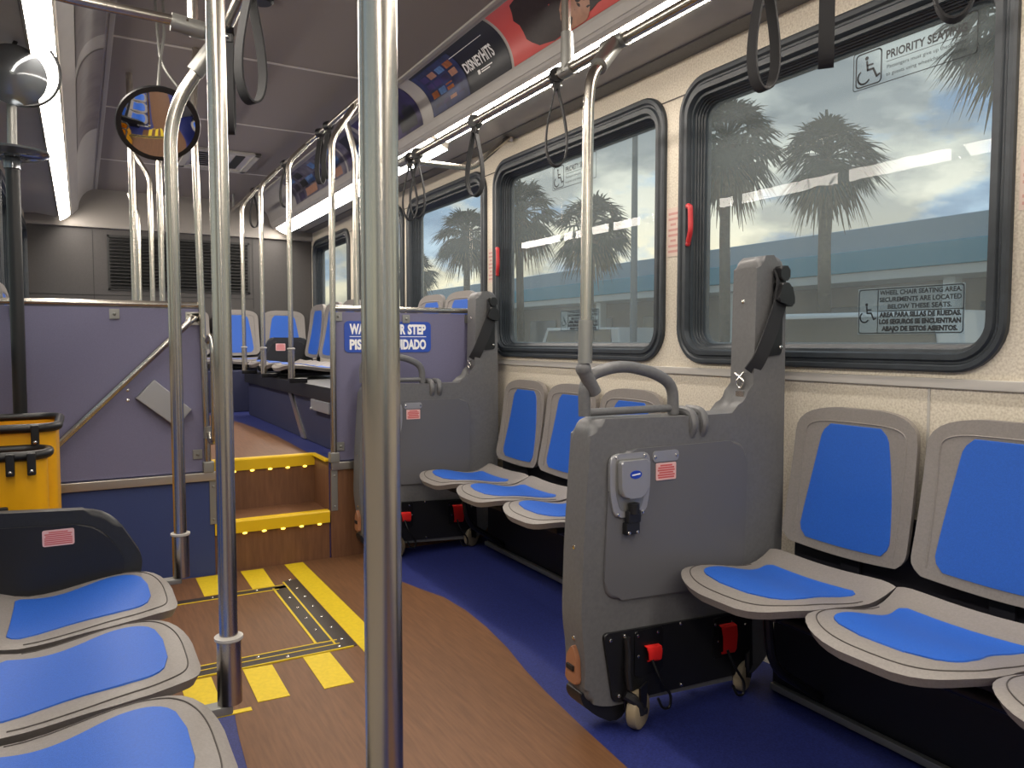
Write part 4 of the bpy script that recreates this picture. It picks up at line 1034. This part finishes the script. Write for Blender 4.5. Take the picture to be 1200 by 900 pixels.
def palm(loc, h, cr, label, seed):
    cr *= .78
    rnd = random.Random(seed); x, y, z = loc
    p = thing('palm_tree', loc, label, 'palm', 'fan palms outside the windows')
    mb = MB(); mb.tube([(x+.02*math.sin(k), y+.02*math.cos(k), z+h*k/8) for k in range(9)], [.17-.03*k/8+(.07 if k == 8 else 0)+(.05 if k == 0 else 0) for k in range(9)], 0, 12); mb.build('trunk', 'trunk', p)
    top = V((x, y, z+h+.05*cr)); mb = MB(); sk = MB()
    for k in range(96):
        az = rnd.random()*2*PI; dead = k > 84
        el = -1.15+.5*rnd.random() if dead else -.70+2.1*rnd.random()
        d = V((math.cos(az)*math.cos(el), math.sin(az)*math.cos(el), math.sin(el))); L = cr*(.40+.18*rnd.random())*(.8 if dead else 1)
        side = d.cross(V((0, 0, 1))).normalized(); up = side.cross(d).normalized()
        e = top+d*L+V((0, 0, -.10*L)); tgt = sk if dead else mb
        tgt.ribbon([top, top+d*L*.5, e], side, .05, .02)
        nb = 11
        for j in range(nb):
            a = (j-(nb-1)/2)/(nb-1)*2.5; dd = (d*math.cos(a)+side*math.sin(a)).normalized(); l = cr*(.46+.12*rnd.random())*(1-.25*abs(a)/1.25)
            q = e; pts = [q]
            for s_ in range(1, 4):
                q = q+dd*l/3+V((0, 0, -.11*l*s_*(1.5 if dead else 1.0)*(.6+.6*rnd.random()))); pts.append(q)
            wv = side.cross(dd) if abs(side.dot(dd)) > .98 else up.cross(dd)
            tt = [(wv.normalized())*w*cr for w in (.012, .030, .020, .003)]
            tgt.grid([[pts[i]+tt[i], pts[i]-tt[i]] for i in range(4)])
    mb.build('fronds', 'frond', p, smooth=False); sk.build('dry_skirt', 'skirt', p, smooth=False)
    return p
for loc, h, cr, lb, sd in (((16, 12.65, -.4), 6.0, 1.85, 'palm tree in the middle of the large near window', 1), ((16, 16.0, -.4), 7.1, 2.3, 'palm tree at the left edge of the large near window', 2), ((16, 8.35, -.4), 7.9, 2.1, 'palm tree at the upper right corner of the large near window', 3),
        ((16, 22.6, -.4), 5.6, 2.2, 'palm tree in the middle of the second right window', 4), ((16, 27.6, -.4), 6.8, 2.5, 'palm tree at the left edge of the second right window', 5), ((15.6, 31.8, -.4), 6.4, 2.3, 'right palm in the third right window', 6), ((15.6, 38.2, -.4), 5.3, 1.9, 'left palm in the third right window', 7)):
    palm(loc, h, cr, lb, sd)
lp = thing('lamp_post', (16, 20.1, -.4), 'tall grey lamp post outside the second right window', 'lamp post')
mb = MB(); mb.tube([(16, 20.1, -.4), (16, 20.1, 8.3)], [.13, .09], 0, 12); mb.build('post', 'lamppost', lp)
mb = MB(); mb.box((15.9, 18.5, 8.15), (16.1, 20.1, 8.30), 0, .03); mb.build('arm', 'lamppost', lp)
def car(x, y, L, H, body, label, van=False):
    c = thing('parked_car', (x, y, -.4), label, 'car'); z = -.4
    prof = [(-L/2, .35), (-L/2, .9), (-L/2+.1, H-.05), (L/2-.9, H), (L/2-.35, 1.05), (L/2, .95), (L/2, .35)] if van else [(-L/2, .35), (-L/2, .88), (-L/2+.55, .95), (-L/2+1.1, H), (L/2-1.7, H), (L/2-1.0, .95), (L/2, .85), (L/2, .35)]
    mb = MB(); mb.prism([(y+p[0], z+p[1]) for p in prof], lambda u, v, d: (d, u, v), x-.9, x+.9, 0, .08); mb.build('body', body, c)
    mb = MB(); a, b = (-L/2+.4, L/2-1.0) if van else (-L/2+1.05, L/2-1.75)
    mb.prism([(y+a, z+1.0), (y+a+.15, z+H-.12), (y+b-.1, z+H-.12), (y+b+.35, z+1.0)], lambda u, v, d: (d, u, v), x-.93, x+.93); mb.build('side_windows', 'carglass', c, smooth=False)
    for q in (-L/2+.85, L/2-.85):
        mb = MB(); mb.cyl((x-.93, y+q, z+.33), (x+.93, y+q, z+.33), .33, 0, 20); mb.build('wheels', 'tyre', c)
car(13.0, 9.6, 5.4, 2.15, 'carwhite', 'white van parked behind the securement sticker in the large near window', True)
car(17.5, 24.5, 5.8, 2.15, 'carwhite', 'white van parked low in the second right window', True)
car(13.5, 15.4, 4.5, 1.5, 'cardark', 'dark car low behind the barrier post in the large near window')
car(17.8, 17.6, 4.5, 1.5, 'cardark', 'dark car between the two white vans outside')

# ------------------------------------------------------------------ sky
W = bpy.data.worlds.new('World'); S.world = W; W.use_nodes = True; nt = W.node_tree
for n_ in list(nt.nodes): nt.nodes.remove(n_)
N = nt.nodes.new; Lk = nt.links.new
out = N('ShaderNodeOutputWorld'); bg = N('ShaderNodeBackground'); tc = N('ShaderNodeTexCoord'); sep = N('ShaderNodeSeparateXYZ')
Lk(tc.outputs['Generated'], sep.inputs[0])
ramp = N('ShaderNodeValToRGB'); cr = ramp.color_ramp
cr.elements[0].position = 0; cr.elements[0].color = lin(255, 241, 204); cr.elements[1].position = .6; cr.elements[1].color = lin(160, 172, 178)
for ps, c in ((.10, (255, 243, 212)), (.17, (232, 230, 216)), (.26, (186, 192, 190)), (.36, (160, 169, 171))):
    e_ = cr.elements.new(ps); e_.color = lin(*c)
Lk(sep.outputs['Z'], ramp.inputs[0])
mp = N('ShaderNodeMapping'); mp.inputs['Scale'].default_value = (1, 1, 2.4); mp.inputs['Location'].default_value = (.35, .1, .2); Lk(tc.outputs['Generated'], mp.inputs[0])
nz = N('ShaderNodeTexNoise'); nz.inputs['Scale'].default_value = 3.4; nz.inputs['Detail'].default_value = 7; nz.inputs['Roughness'].default_value = .55; Lk(mp.outputs[0], nz.inputs['Vector'])
r2 = N('ShaderNodeValToRGB'); r2.color_ramp.elements[0].position = .455; r2.color_ramp.elements[0].color = (1, 1, 1, 1); r2.color_ramp.elements[1].position = .51; r2.color_ramp.elements[1].color = (0, 0, 0, 1); Lk(nz.outputs['Fac'], r2.inputs[0])
mx = N('ShaderNodeMixRGB'); mx.inputs[2].default_value = lin(150, 190, 228); Lk(ramp.outputs[0], mx.inputs[1])
ml = N('ShaderNodeMath'); ml.operation = 'MULTIPLY'; ml.inputs[1].default_value = .75; Lk(r2.outputs[0], ml.inputs[0]); Lk(ml.outputs[0], mx.inputs[0])
nz2 = N('ShaderNodeTexNoise'); nz2.inputs['Scale'].default_value = 6.5; nz2.inputs['Detail'].default_value = 6; Lk(mp.outputs[0], nz2.inputs['Vector'])
r3 = N('ShaderNodeValToRGB'); r3.color_ramp.elements[0].position = .42; r3.color_ramp.elements[0].color = (.50, .53, .57, 1); r3.color_ramp.elements[1].position = .56; r3.color_ramp.elements[1].color = (1.05, 1.04, 1.0, 1); Lk(nz2.outputs['Fac'], r3.inputs[0])
m3 = N('ShaderNodeMixRGB'); m3.blend_type = 'MULTIPLY'; m3.inputs[0].default_value = 1.0; Lk(mx.outputs[0], m3.inputs[1]); Lk(r3.outputs[0], m3.inputs[2])
Lk(m3.outputs[0], bg.inputs[0]); bg.inputs[1].default_value = 1.08; Lk(bg.outputs[0], out.inputs[0])

# ------------------------------------------------------------------ camera
cam = bpy.data.cameras.new('Camera'); co = bpy.data.objects.new('Camera', cam); COL.objects.link(co); S.camera = co
cam.sensor_width = 36; cam.lens = 36*892/1200; cam.clip_start = .02; cam.clip_end = 500
co.location = (0, 0, 1.2); co.rotation_euler = (math.radians(90-3.208), 0, math.radians(-29.478))
vs = S.view_settings; vs.view_transform = 'Standard'; vs.look = 'None'; vs.gamma = 1; vs.use_curve_mapping = False; vs.exposure = 0.15
